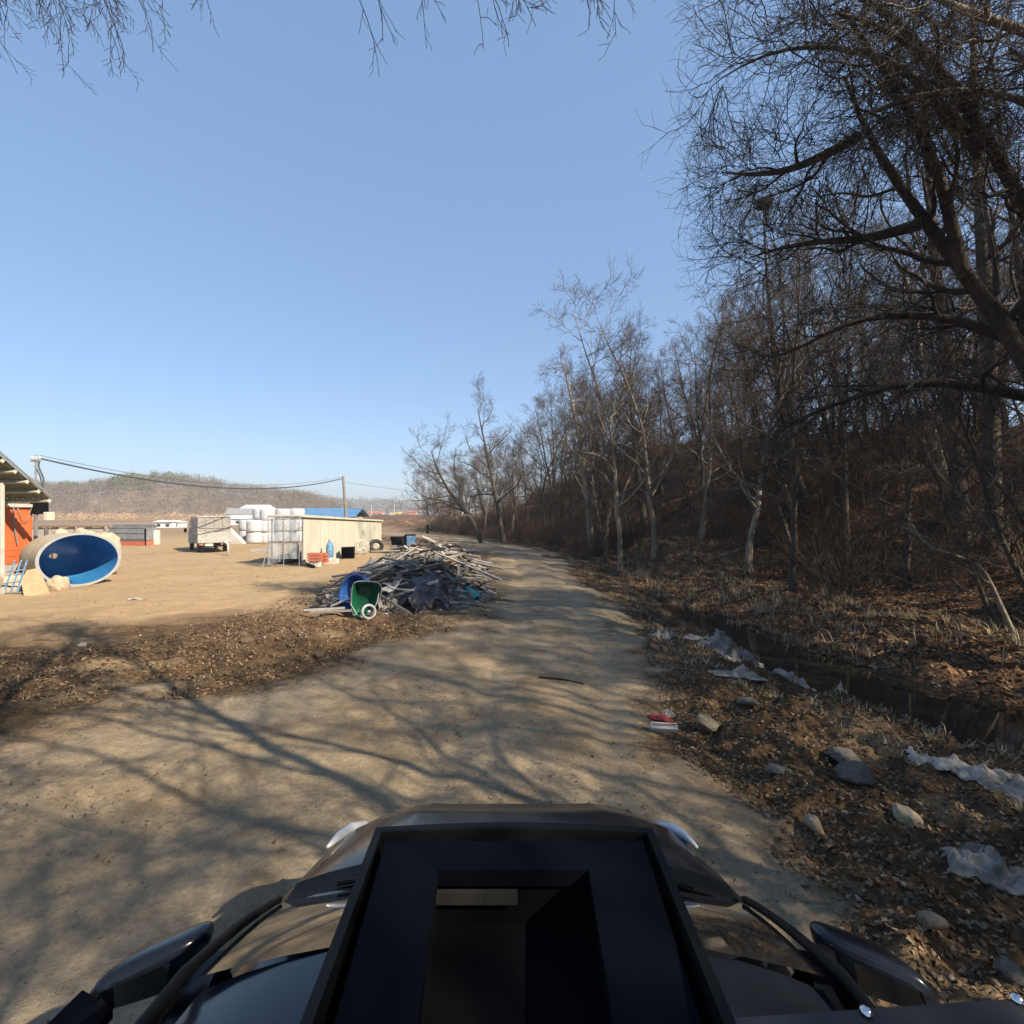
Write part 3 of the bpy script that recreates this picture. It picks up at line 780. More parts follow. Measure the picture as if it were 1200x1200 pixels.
# leaning whips at the right edge
def whips():
    rs = np.random.RandomState(9)
    spec = [((1168, 735, 12), (1150, 690, 12), (1108, 600, 12.4), (1088, 520, 12.8), (1070, 430, 13)),
            ((1240, 720, 10.5), (1180, 640, 10.8), (1120, 575, 11), (1085, 540, 11.2), (1082, 505, 11.4)),
            ((1250, 640, 11), (1190, 585, 11.2), (1140, 540, 11.5), (1100, 480, 12), (1060, 400, 12.4)),
            ((1190, 700, 11), (1150, 660, 11.2), (1115, 650, 11.4), (1085, 642, 11.6), (1060, 600, 12)),
            ((1260, 760, 9.5), (1200, 690, 9.8), (1160, 600, 10), (1140, 520, 10.2), (1100, 440, 10.4))]
    labs = ['dark leaning sapling crossing the shaded hillside at right', 'crooked pale sapling with an elbow at the right side of the slope',
            'long thin sapling slanting up left near the right frame edge', 'low sapling bending left over the shaded bank at right', 'thin sapling at the right frame edge standing nearest the ditch']
    for i, s_ in enumerate(spec):
        pix_tree('sapling', labs[i], s_, [.06, .05, .04, .03, .012], 90+i, mats=('bark_pale' if i in (1, 3) else 'bark', 'twig'), nl=9, t0=.2, lenf=.32, nb=5, nt=4, nq=3)
whips()

# ------------------------------------------------------------------ leaves, grass, stones (loose stuff)
def scatter(n, fn, seed):
    rs = np.random.RandomState(seed); x, y = fn(rs, n); z = zground(x, y); return rs, x, y, z
def quads_stuff(name, label, n, fn, size, cols, seed, tilt=.5, lift=.012, curl=True):
    rs, x, y, z = scatter(n, fn, seed); n = len(x)
    a = rs.uniform(0, 6.28, n); s = rs.uniform(size[0], size[1], n)
    nrm = norm(np.stack([rs.normal(size=n)*tilt, rs.normal(size=n)*tilt, np.ones(n)], 1))
    e = 0.15
    gxn = (zground(x+e, y)-z)/e; gyn = (zground(x, y+e)-z)/e
    nrm = norm(nrm+np.stack([-gxn, -gyn, np.zeros(n)], 1))
    t = norm(np.cross(nrm, np.stack([np.cos(a), np.sin(a), np.zeros(n)], 1))); b = np.cross(nrm, t)
    c = np.stack([x, y, z+lift+s*.25*rs.rand(n)], 1)
    asp = rs.uniform(.45, .8, n)
    s = s[:, None]; asp = asp[:, None]
    fold = nrm*s*.25*rs.uniform(-1, 1, n)[:, None]
    V_ = np.stack([c-t*s, c-b*s*asp+fold, c+t*s, c+b*s*asp+fold], 1).reshape(-1, 3)
    i = np.arange(n)*4; F_ = np.concatenate([np.stack([i, i+1, i+2], 1), np.stack([i, i+2, i+3], 1)])
    cols = np.array(cols); ci = rs.randint(len(cols), size=n); cc = cols[ci]*rs.uniform(.7, 1.2, n)[:, None]
    ca = np.repeat(np.concatenate([cc, np.ones((n, 1))], 1), 4, 0)
    ca[:, :3] *= .66
    o = obj(name, npmesh(name, V_, F_, M['vc'], False, {'col': ca})); tag(o, label, None, None, 'stuff')
def slope_pts(rs, n):
    y = 3+40*rs.rand(n)**1.3; u = rs.uniform(.6, 17, n); x = ditch_x(y)+u
    k = (x < y*1.12) ; return x[k], y[k]
quads_stuff('leaf_litter', 'brown fallen leaves covering the terrace and hillside', 170000, slope_pts, (.025, .06),
    [(.30, .155, .075), (.20, .105, .052), (.34, .21, .12), (.14, .08, .045), (.40, .26, .15)], 101)
def bank_pts(rs, n):
    y = 1.6+24*rs.rand(n)**2.0; f = rs.rand(n); x = road_r(y)-.15+(ditch_x(y)+.6-road_r(y))*f
    k = (x < y*1.15)&(gravel_w(x, y) < .6); return x[k], y[k]
quads_stuff('bank_leaves', 'scattered brown leaves and bark bits on the ditch bank', 95000, bank_pts, (.008, .027),
    [(.24, .145, .075), (.17, .105, .058), (.32, .21, .12), (.10, .07, .048), (.30, .22, .145)], 102)
def strip_pts(rs, n):
    y = 6.5+26*rs.rand(n)**1.4; x = road_l(y)-rs.uniform(-.3, 5.5, n)
    k = (x > -y*1.1)&(gravel_w(x, y) < .4); return x[k], y[k]
quads_stuff('litter_bits', 'bark, chips and leaves strewn between the track and the yard', 26000, strip_pts, (.012, .04),
    [(.24, .15, .085), (.14, .09, .05), (.30, .20, .11), (.10, .07, .045)], 103)
def grass(name, label, n, fn, h, cols, seed, lie=.6):
    rs, x, y, z = scatter(n, fn, seed); n = len(x)
    hh = rs.uniform(h[0], h[1], n); a = rs.uniform(0, 6.28, n); l = rs.uniform(.2, 1, n)*lie
    d = norm(np.stack([np.cos(a)*l, np.sin(a)*l, np.ones(n)*(1-l*.7)], 1))
    wv = np.stack([-np.sin(a), np.cos(a), np.zeros(n)], 1)*(.0025+.0035*rs.rand(n))[:, None]
    c = np.stack([x, y, z-.01], 1); m1 = c+d*hh[:, None]*.55; tip = c+norm(d+np.stack([np.cos(a), np.sin(a), -.3*np.ones(n)], 1)*.35)*hh[:, None]
    V_ = np.stack([c-wv, c+wv, m1+wv*.8, m1-wv*.8, tip], 1).reshape(-1, 3)
    i = np.arange(n)*5
    F1 = np.stack([i, i+1, i+2, i+3], 1); F2 = np.stack([i+3, i+2, i+4], 1)
    cols = np.array(cols); cc = cols[rs.randint(len(cols), size=n)]*rs.uniform(.7, 1.2, n)[:, None]
    ca = np.repeat(np.concatenate([cc, np.ones((n, 1))], 1), 5, 0)
    o = obj(name, npmesh(name, V_, [F1, F2], M['vc'], False, {'col': ca})); tag(o, label, None, None, 'stuff')
straw = [(.44, .34, .20), (.34, .25, .15), (.50, .41, .27), (.24, .17, .10), (.30, .25, .13)]
def tufts(base):
    def f(rs, n):
        bx, by = base(rs, max(10, n//28)); r = rs.randint(len(bx), size=n)
        return bx[r]+rs.normal(size=n)*.09, by[r]+rs.normal(size=n)*.09
    return f
def bank_t(rs, n):
    y = 2.2+26*rs.rand(n)**1.4; u = rs.uniform(-3.6, -.3, n); x = ditch_x(y)+u; k = (x > road_r(y)+.35)&(x < y*1.1); return x[k], y[k]
def road_bits(rs, n):
    y = 2.2+26*rs.rand(n)**1.6; x = rs.uniform(-1.0, 1, n)*np.minimum(y*1.1, 9); k = (gravel_w(x, y) > .3)&(fbm(x, y, 3, .9) > -.05+.2*rs.rand(n)); return x[k], y[k]
quads_stuff('track_litter', 'dark leaf scraps and twig bits strewn over the pale track', 16000, road_bits, (.005, .018), [(.20, .13, .07), (.13, .09, .055), (.30, .21, .12)], 110)
grass('dry_grass', 'dry straw coloured grass tufts along the ditch bank', 9000, tufts(bank_t), (.04, .15), straw, 104)
grass('dry_grass', 'dry brown grass tufts between the track and the yard', 7000, tufts(strip_pts), (.03, .12), [(.26, .18, .10), (.18, .12, .07), (.34, .25, .14)], 105, .9)
def ter_t(rs, n):
    y = 9+36*rs.rand(n); u = rs.uniform(.6, 6, n); x = ditch_x(y)+u; k = (x < y*1.05); return x[k], y[k]
grass('dry_grass', 'tall dead grass clumps on the terrace beyond the ditch', 15000, tufts(ter_t), (.12, .5), straw, 106, .7)
def stones(name, label, n, fn, size, cols, seed):
    rs, x, y, z = scatter(n, fn, seed); n = len(x)
    s = size[0]+(size[1]-size[0])*rs.rand(n)**3.5
    oct_ = np.array([[1, 0, 0], [0, 1, 0], [-1, 0, 0], [0, -1, 0], [0, 0, 1], [0, 0, -1]], float)
    a = rs.uniform(0, 6.28, n)
    D = oct_[None]*rs.uniform(.55, 1.15, (n, 6, 1))+rs.normal(size=(n, 6, 3))*.16
    sc = np.stack([s*rs.uniform(.7, 1.3, n), s*rs.uniform(.7, 1.2, n), s*.62], 1)
    D = D*sc[:, None, :]
    ca_, sa_ = np.cos(a)[:, None], np.sin(a)[:, None]
    D = np.stack([D[..., 0]*ca_-D[..., 1]*sa_, D[..., 0]*sa_+D[..., 1]*ca_, D[..., 2]], -1)
    V_ = (D+np.stack([x, y, z+s*.15], 1)[:, None, :]).reshape(-1, 3)
    f = np.array([[0, 1, 4], [1, 2, 4], [2, 3, 4], [3, 0, 4], [1, 0, 5], [2, 1, 5], [3, 2, 5], [0, 3, 5]])
    F_ = (np.arange(n)[:, None, None]*6+f[None]).reshape(-1, 3)
    cols = np.array(cols); cc = cols[rs.randint(len(cols), size=n)]*rs.uniform(.75, 1.2, n)[:, None]
    o = obj(name, npmesh(name, V_, F_, M['vc'], False, {'col': np.repeat(np.concatenate([cc, np.ones((n, 1))], 1), 6, 0)})); tag(o, label, None, None, 'stuff')
stc = [(.38, .33, .27), (.27, .23, .19), (.48, .42, .34), (.33, .25, .16), (.20, .17, .14)]
stones('gravel', 'small stones and clods on the ditch bank', 24000, bank_pts, (.005, .036), [(.19, .15, .11), (.14, .11, .08), (.25, .20, .15), (.18, .125, .075), (.10, .08, .06)], 107)
def road_pts(rs, n):
    y = 2.5+22*rs.rand(n)**1.6; x = rs.uniform(-1.0, 1, n)*np.minimum(y*1.1, 9); k = gravel_w(x, y) > .3; return x[k], y[k]
stones('gravel', 'loose small stones on the pale track', 7000, road_pts, (.003, .017), [(.20, .165, .12), (.15, .12, .09), (.26, .21, .15)], 108)
def yard_pts(rs, n):
    y = 9+30*rs.rand(n); x = -rs.uniform(.1, 1.05, n)*y; return x, y
stones('gravel', 'pale clods and stones on the dirt yard', 2200, yard_pts, (.01, .05), [(.32, .23, .14), (.26, .2, .13), (.18, .125, .08)], 109)

# individual rocks on the bank
def rock_mesh(seed):
    bm = bmesh.new(); bmesh.ops.create_icosphere(bm, subdivisions=3, radius=1)
    rr = np.random.RandomState(seed); pl = [(norm(rr.normal(size=3)), rr.uniform(.5, .85)) for _ in range(9)]
    for v in bm.verts:
        p = np.array(v.co)
        for n_, d_ in pl:
            e_ = p@n_-d_
            if e_ > 0: p = p-n_*e_*.92
        p = p*(1+.05*math.sin(p[0]*9+seed)+.04*math.sin(p[1]*13))
        v.co = p
    me = bpy.data.meshes.new('rock'); bm.to_mesh(me); bm.free(); me.materials.append(M['rock']); return me
RK = [rock_mesh(s) for s in (1, 2, 3, 4)]
def onground(px, py):
    """point of the terrain seen at a photo pixel"""
    dx, dz = (px-600)/600, (600-py)/600
    ys = np.linspace(1.0, 80, 6000); zz = zground(dx*ys, ys); h = CAMZ+dz*ys-zz
    i = np.argmax(h < 0); y = ys[i]; return dx*y, y, float(zz[i])
rocks = [(831, 853, .13, .7, 'tan', 'pale tan angular rock right of the white carton'), (955, 971, .07, .9, 'tan', 'small round tan stone in the middle of the dark bank'),
         (990, 890, .17, .5, 'g', 'flat grey slab on the bank below the ditch water'), (1004, 912, .15, .6, 'g', 'grey rock leaning on the flat slab of the bank'),
         (912, 905, .13, .45, 'g', 'low grey rock in the shaded middle of the bank'), (878, 826, .12, .5, 'g', 'low grey rock half buried below the torn film'),
         (1185, 1150, .10, .7, 'g', 'grey stone close to the lower right corner'), (1150, 1012, .12, .6, 'g', 'pale stone on the lower bank near the film in the right corner'),
         (985, 665, .2, .6, 'g', 'grey boulder at the foot of the kinked tree'), (640, 652, .2, .6, 'tan', 'pale rock at the far edge of the track before the trees'),
         (1060, 960, .11, .7, 'tan', 'brown stone on the crest right of the small tan stone'), (935, 1050, .06, .7, 'tan', 'small brown stone near the car windshield side'),
         (770, 700, .14, .6, 'g', 'grey stone beside the head of the ditch'), (1090, 1085, .07, .7, 'g', 'grey stone beyond the right car mirror'),
         (284, 745, .14, .6, 'd', 'dark earth clod in the brown strip, left one of three'), (292, 752, .12, .5, 'd', 'dark earth clod in the brown strip, middle one of three'), (372, 770, .13, .6, 'd', 'dark earth clod in the brown strip nearest the track')]
M['clod'] = pmat('dark_clod', (.11, .075, .045), (.07, .05, .03), rough=.95, bstr=.8)
for i, (px, py, s, fz, kd, lab) in enumerate(rocks):
    x, y, z = onground(px, py)
    me = RK[i % 4]
    if kd != 'g':
        me = me.copy(); me.materials.clear(); me.materials.append(M['rock_tan' if kd == 'tan' else 'clod'])
    o = obj('rock', me, loc=(x, y, z+s*fz*.35), rot=(.2*math.sin(i*3), .2*math.cos(i*5), i*1.7)); o.scale = (s*1.25, s, s*fz); tag(o, lab, 'rock')

# crumpled sheets
def crumple(name, label, cat, px, py, size, mat, seed, amp=.12, rz=0, follow=True, n=34):
    rs_ = np.random.RandomState(seed); x, y, z = onground(px, py) if px > 50 else (px, py, zg(px, py))
    u = np.linspace(-1, 1, n); A, B = np.meshgrid(u, u)
    ox, oy = rs_.uniform(0, 90, 2)
    rad = 1+.35*fbm(np.cos(np.arctan2(B, A))*1.3+ox, np.sin(np.arctan2(B, A))*1.3+oy, 3, 1.2)
    a = A*size[0]*rad; b = B*size[1]*rad
    f1 = fbm(A+ox, B+oy, 5, 2.1); f2 = np.abs(fbm(A*1.2+oy, B*1.2+ox, 4, 2.8))
    fall = np.clip(1.15-np.maximum(abs(A), abs(B))**2*1.1, 0, 1)
    hz = amp*(.30+.9*f1+1.0*f2)*fall
    a = a+.25*size[0]*fbm(A+oy, B, 4, 2.2); b = b+.25*size[1]*fbm(A, B+ox, 4, 2.2)
    c, s_ = math.cos(rz), math.sin(rz); wx = x+a*c-b*s_; wy = y+a*s_+b*c
    wz = np.maximum(zground(wx, wy), z-.10)+.015+np.maximum(hz, -.01)
    V_ = np.stack([wx-x, wy-y, wz-z], -1).reshape(-1, 3); I = np.arange(n*n).reshape(n, n)
    Q_ = np.stack([I[:-1, :-1], I[:-1, 1:], I[1:, 1:], I[1:, :-1]], -1).reshape(-1, 4)
    keep = ((A**2+B**2)[:-1, :-1].reshape(-1) < 1.25+.5*rs_.rand(len(Q_)))
    me = npmesh(name, V_, Q_[keep], M[mat], True)
    o = obj(name, me, loc=(x, y, z)); m = o.modifiers.new('thick', 'SOLIDIFY'); m.thickness = .006
    tag(o, label, cat); return o
crumple('plastic_film', 'large heap of crumpled grey blue plastic film on the ditch edge', 'plastic film', 4.2, 9.7, (.62, .34), 'film', 1, .50, -.5, n=56)
crumple('plastic_film', 'pale strip of plastic film left of the big grey heap', 'plastic film', 818, 750, (.38, .12), 'film_pale', 2, .10, -.5)
crumple('plastic_film', 'white curl of film on the bank farthest left', 'plastic film', 780, 748, (.30, .14), 'film_pale', 3, .14, .5)
crumple('plastic_film', 'long torn film half buried on the bank beside the water', 'plastic film', 4.65, 8.2, (.50, .19), 'film', 4, .22, -.95, n=44)
crumple('plastic_film', 'dirty rounded film bundle just left of the ditch water', 'plastic film', 4.8, 7.5, (.27, .16), 'film', 5, .24, -.6)
crumple('plastic_film', 'white crumpled film on the bank near the right frame edge', 'plastic film', 1140, 915, (.42, .15), 'film_pale', 6, .14, -.6, n=40)
crumple('plastic_film', 'grey crumpled film below the right frame edge of the bank', 'plastic film', 1155, 1018, (.26, .10), 'film', 7, .10, -.3)
crumple('plastic_film', 'small white film scrap on the earth across the water', 'plastic film', 6.9, 9.7, (.14, .05), 'film_pale', 8, .04, 0)
crumple('red_cloth', 'dark red crumpled cloth behind the white carton', 'cloth', 772, 843, (.13, .07), 'red', 9, .05, .1)
crumple('paper_scrap', 'crumpled white paper behind the right end of the carton', 'paper', 785, 840, (.07, .05), 'film_pale', 10, .08, .4)
crumple('plastic_film', 'pale film half buried in the brown slope of the bank', 'plastic film', 865, 786, (.32, .10), 'film', 12, .06, -.4)
crumple('plastic_scrap', 'small pale blue scrap on the yard in front of the tank', 'scrap', 158, 702, (.17, .06), 'film_pale', 13, .02, .1)
crumple('plastic_scrap', 'small white scrap on the brown earth at left', 'scrap', 97, 756, (.07, .06), 'film_pale', 14, .04, .1)
crumple('plastic_scrap', 'tiny white scrap near the road side of the scrap pile', 'scrap', 543, 718, (.09, .05), 'film_pale', 15, .04, .1)
# flattened carton
x, y, z = onground(778, 857)
t = thing('white_carton', 'flat white carton lying on the track edge before the red cloth', 'carton', (x, y, z+.012), R(-6))
b = MB(); b.box((0, 0, .03), (.29, .085, .055), rot=(R(28), 0, 0), bev=.003); b.build('carton_body', M['white'], t)
b = MB(); b.box((0, -.025, .075), (.27, .012, .004), rot=(R(28), 0, 0)); b.build('print_band', M['red'], t)
# fallen stick on the track
def stick(label, p, q, r, mat='twig_dark'):
    a = onground(*p); c = onground(*q); mid = [(a[i]+c[i])/2 for i in range(3)]; mid[2] += .01
    b = MB(); pts = spline([(a[0], a[1], a[2]+r), (mid[0]+.02, mid[1]+.03, mid[2]+r), (c[0], c[1], c[2]+r)], 9)
    b.tube([tuple(v) for v in pts], [r*(1-.05*i) for i in range(9)], 6); o = b.build('fallen_stick', M[mat]); tag(o, label, 'stick')
stick('dark stick lying across the track ahead of the car', (632, 795), (684, 803), .018)
stick('pale bent root on the bank beside the car', (925, 1052), (948, 1043), .010, 'twig')
stick('pale branch lying on the bank under the torn film', (880, 800), (898, 785), .012, 'twig')
stick('long dark branch lying on the terrace beyond the water', (1010, 700), (1075, 690), .04, 'bark')
stick('pale fallen log on the shaded slope left of the leaning trunk', (842, 655), (872, 645), .09, 'bark_pale')

# ------------------------------------------------------------------ scrap pile
def pile_h(x, y):
    """height of the heap over the ground"""
    a = 1.28*np.exp(-(((x+2.9)/1.35)**2+((y-19.0)/2.9)**2))
    b = .62*np.exp(-(((x+3.2)/1.5)**2+((y-14.6)/2.0)**2))
    c = .42*np.exp(-(((x+1.7)/.9)**2+((y-14.8)/1.7)**2))
    d = .45*np.exp(-(((x+5.0)/1.0)**2+((y-20)/2.2)**2))
    return a+b+c+d
def mound():
    n = 90; xs = np.linspace(-7.5, .6, n); ys = np.linspace(10.5, 26, n); A, B = np.meshgrid(xs, ys)
    h = pile_h(A, B); z = zground(A, B)-.06+h*.72+fbm(A, B, 4, 2.2)*.22*sm(.08, .4, h)
    I = np.arange(n*n).reshape(n, n); Q_ = np.stack([I[:-1, :-1], I[:-1, 1:], I[1:, 1:], I[1:, :-1]], -1).reshape(-1, 4)
    hk = h.reshape(-1)[Q_].mean(1) > .09
    m, nt, b = nodes('rubble'); p = wpos(nt)
    v = N(nt, 'ShaderNodeTexVoronoi'); v.inputs['Scale'].default_value = 9; nt.links.new(p, v.inputs['Vector'])
    sc = N(nt, 'ShaderNodeSeparateColor'); nt.links.new(v.outputs['Color'], sc.inputs[0])
    c = ramp(nt, sc.outputs[0], [(0, (.03, .026, .022)), (.5, (.10, .08, .06)), (.85, (.2, .17, .13)), (1, (.4, .38, .34))])
    nt.links.new(c, b.inputs['Base Color']); b.inputs['Roughness'].default_value = .9
    bump(nt, v.outputs['Distance'], b, 1, .1)
    o = obj('rubble', npmesh('rubble', np.stack([A, B, z], -1).reshape(-1, 3), Q_[hk], m, False)); tag(o, 'dark crushed rubble and splinters inside the scrap pile', None, None, 'stuff')
mound()
PK = []
def plank(l, w_, t_, mat, kind):
    b = MB()
    if kind == 'p': b.cyl((-l/2, 0, 0), (l/2, 0, 0), w_/2, w_/2*.96, 8)
    elif kind == 'b':
        rr = np.random.RandomState(int(l*100)); P = [(-l/2+l*i/6, rr.normal()*.05, rr.normal()*.04) for i in range(7)]
        b.tube(P, [w_*.6*(1-.09*i) for i in range(7)], 6)
    else:
        b.box((0, 0, 0), (l, w_, t_), bev=.004)
        for v in b.bm.verts: v.co.z += .03*math.sin(v.co.x*1.7)*l*.2
    return b.mesh('plank', M[mat], kind != 'q')
for sp in [(1.9, .10, .03, 'wood', 'q'), (2.6, .12, .035, 'wood', 'q'), (3.2, .09, .05, 'wood', 'q'), (1.3, .14, .025, 'wood', 'q'), (2.2, .16, .03, 'wood_brown', 'q'), (1.5, .08, .05, 'wood_brown', 'q'),
           (2.4, .09, .03, 'wood_pale', 'q'), (1.4, .10, .03, 'wood_pale', 'q'), (2.8, .06, 0, 'pipe_dark', 'p'), (2.0, .045, 0, 'galv', 'p'), (3.0, .05, 0, 'galv', 'p'), (2.3, .07, 0, 'bark', 'b'), (1.7, .05, 0, 'bark_pale', 'b'), (1.0, .12, .03, 'wood', 'q'), (.8, .20, .02, 'wood_pale', 'q')]:
    PK.append((plank(*sp), sp))
plab = {'wood': ('plank', 'weathered grey plank thrown on the scrap pile'), 'wood_brown': ('plank', 'brown plank thrown on the scrap pile'), 'wood_pale': ('plank', 'pale whitish board thrown on the scrap pile'),
        'pipe_dark': ('pipe', 'rusty dark pipe lying in the scrap pile'), 'galv': ('pipe', 'grey metal pipe lying in the scrap pile'), 'bark': ('branch', 'dark dead branch lying in the scrap pile'), 'bark_pale': ('branch', 'pale dead branch lying in the scrap pile')}
rs = np.random.RandomState(77)
cnt = 0
while cnt < 290:
    x = rs.uniform(-6.2, -.2); y = rs.uniform(11.2, 23.5); h = float(pile_h(x, y))
    if h < .12 + .2*rs.rand()**2: continue
    if (x < -4.3 and y > 16.5 and rs.rand() < .6) or (abs(x+2.2) < .7 and y < 13.6) or (x > -1.9 and y < 14.4): continue
    me, sp = PK[rs.choice(len(PK), p=np.array([9, 9, 8, 8, 6, 6, 6, 6, 7, 7, 7, 6, 5, 6, 4])/100)]
    l = sp[0]*rs.uniform(.5, 1.0)*(.62 if (x < -4.2 or x > -1.4) else 1)
    a = rs.uniform(0, math.pi) if rs.rand() < .75 else rs.normal(.25, .35)
    dx, dy = math.cos(a)*l/2, math.sin(a)*l/2
    lift = rs.uniform(-.05, .14)
    z1 = zg(x-dx, y-dy)+float(pile_h(x-dx, y-dy))*.86+lift+.04; z2 = zg(x+dx, y+dy)+float(pile_h(x+dx, y+dy))*.86+lift+.04
    z1 += rs.normal()*.17; z2 += rs.normal()*.17
    z1 = max(z1, zg(x-dx, y-dy)+.03); z2 = max(z2, zg(x+dx, y+dy)+.03)
    zc = max((z1+z2)/2, zg(x, y)+h*.80+.03)
    if (z2-z1) > .75: z2 = z1+.75
    if (z1-z2) > .75: z1 = z2+.75
    nm, lb = plab[sp[3]]
    o = obj(nm, me, loc=(x, y, zc)); o.rotation_euler = Euler((rs.uniform(-.6, .6), -math.atan2(z2-z1, l), a), 'XYZ'); o.scale = (l/sp[0], rs.uniform(.8, 1.3), 1)
    tag(o, lb, nm, 'timber, pipes and branches of the scrap pile'); cnt += 1
# tilted larger pieces of the top
def big_piece(label, px, py, Yd, l, w_, t_, a, el, mat, roll=.2, name='plank', cat='plank'):
    c = at(px, py, Yd); b = MB(); b.box((0, 0, 0), (l, w_, t_), bev=.004)
    o = b.build(name, M[mat]); o.location = c; o.rotation_euler = Euler((roll, -el, a), 'XYZ'); tag(o, label, cat); return o
big_piece('dark heavy beam jutting up at the peak of the scrap pile', 502, 638, 19.3, 1.5, .16, .10, .25, .42, 'wood_brown')
big_piece('grey beam lying just under the jutting dark beam of the peak', 500, 645, 18.9, 1.6, .14, .08, .1, .40, 'wood')
big_piece('light grey plank sloping down right at the peak of the pile', 488, 650, 18.4, 1.1, .12, .04, 0, -.62, 'wood_pale')
big_piece('long pale board lying flat at the right front of the scrap pile', 540, 678, 14.9, 1.25, .06, .05, .05, .02, 'wood_pale')
big_piece('short pale post standing upright near the right front of the pile', 537, 671, 14.9, .5, .08, .05, 0, 1.5, 'wood_pale')
big_piece('pale upright stake standing in the middle of the scrap pile', 496, 662, 15.8, .8, .07, .04, 0, 1.32, 'wood_pale')
big_piece('long pale plank across the left front of the scrap pile', 452, 676, 14.2, 1.9, .10, .05, .12, .10, 'wood_pale')
big_piece('second pale plank slanting below the long one at left front', 462, 688, 13.4, 1.5, .08, .05, .2, .28, 'wood_pale')
big_piece('pale rail slanting up right beside the green wheelbarrow', 478, 693, 12.9, 1.6, .07, .05, .1, .33, 'wood_pale')
# pale rails lying left of the blue tub
for i, (px, py) in enumerate([(392, 712), (387, 719), (394, 724), (389, 706)]):
    c = onground(px, py); b = MB(); b.box((0, 0, 0), (.95, .05, .045), bev=.004); o = b.build('plank', M['wood_pale' if i % 2 else 'wood'])
    o.location = (c[0]-.12, c[1], c[2]+.06+.04*i); o.rotation_euler = (0, -.05, .12-.09*i)
    tag(o, ['second from the top', 'third from the top', 'bottom', 'topmost'][i] + ' pale rail of the four lying left of the blue tub', 'plank')
# white plastic heap at the far left of the pile
crumple('plastic_film', 'white plastic heap at the far left end of the scrap pile', 'plastic film', 452, 668, (.75, .5), 'film_pale', 21, .45, .2, n=44)
crumple('plastic_film', 'grey white film clump in front of the pile beside the barrow', 'plastic film', 458, 712, (.30, .2), 'film', 22, .32, .2)
crumple('plastic_film', 'white plastic scrap in front of the pile near the teal sheet', 'plastic film', 530, 705, (.28, .14), 'film_pale', 23, .2, -.4)
crumple('roof_sheet_scrap', 'pale sheets lying flat at the far right end of the pile', 'metal sheet', 548, 646, (.9, .7), 'film_pale', 24, .12, .1)
c = onground(494, 716); o = None
BLK = ('black_sheeting', 'black rubber sheeting bulging from the front of the scrap pile', 'black sheet')
TEAL = ('teal_sheet', 'teal green sheet at the right front corner of the scrap pile', 'teal sheet')
def pile_sheets():
    n = 44; A, B = np.meshgrid(np.linspace(-1, 1, n), np.linspace(0, 1, n))
    px = 494+34*A*(1-.25*B)+4*fbm(B*3, A, 3); d_ = 12.2+1.1*B+.28*np.abs(fbm(A*1.6+3, B*1.2, 4))*2-.35*np.cos(A*1.5)*np.sin(B*3.1)
    xx = (px-600)/600*12.6; hz_ = (.03+.72*B**.8*np.cos(A*1.25)**.5)+.10*fbm(A*2, B*2+7, 4)
    V_ = np.stack([xx, d_, zground(xx, d_)+np.maximum(hz_, 0)], -1).reshape(-1, 3); I = np.arange(n*n).reshape(n, n)
    Q_ = np.stack([I[:-1, :-1], I[:-1, 1:], I[1:, 1:], I[1:, :-1]], -1).reshape(-1, 4)
    o = obj(BLK[0], npmesh(BLK[0], V_, Q_, M['black_sheet'], True)); o.modifiers.new('thick', 'SOLIDIFY').thickness = .012; tag(o, BLK[1], BLK[2])
    n = 18; c4 = [at(532, 707, 13.6), at(566, 701, 13.6), at(560, 692, 14.2), at(541, 688, 14.5)]
    P = [[tuple((c4[0]*(1-u)+c4[1]*u)*(1-v)+(c4[3]*(1-u)+c4[2]*u)*v+np.array([0, 0, .04*math.sin(u*9+v*4)+.03])) for u in np.linspace(0, 1, n)] for v in np.linspace(0, 1, n)]
    b = MB(); b.grid(P); o = b.build(TEAL[0], M['teal'], None, True); o.modifiers.new('thick', 'SOLIDIFY').thickness = .008; tag(o, TEAL[1], TEAL[2])
pile_sheets()
crumple('teal_sheet', 'small dark teal cloth hanging inside the scrap pile', 'teal sheet', 484, 700, (.2, .2), 'teal', 27, .5, .25, n=20)
o = big_piece('dark square board leaning in the middle right of the pile', 524, 664, 17, .8, .6, .03, .3, .5, 'wood_brown', .5, 'board', 'board')

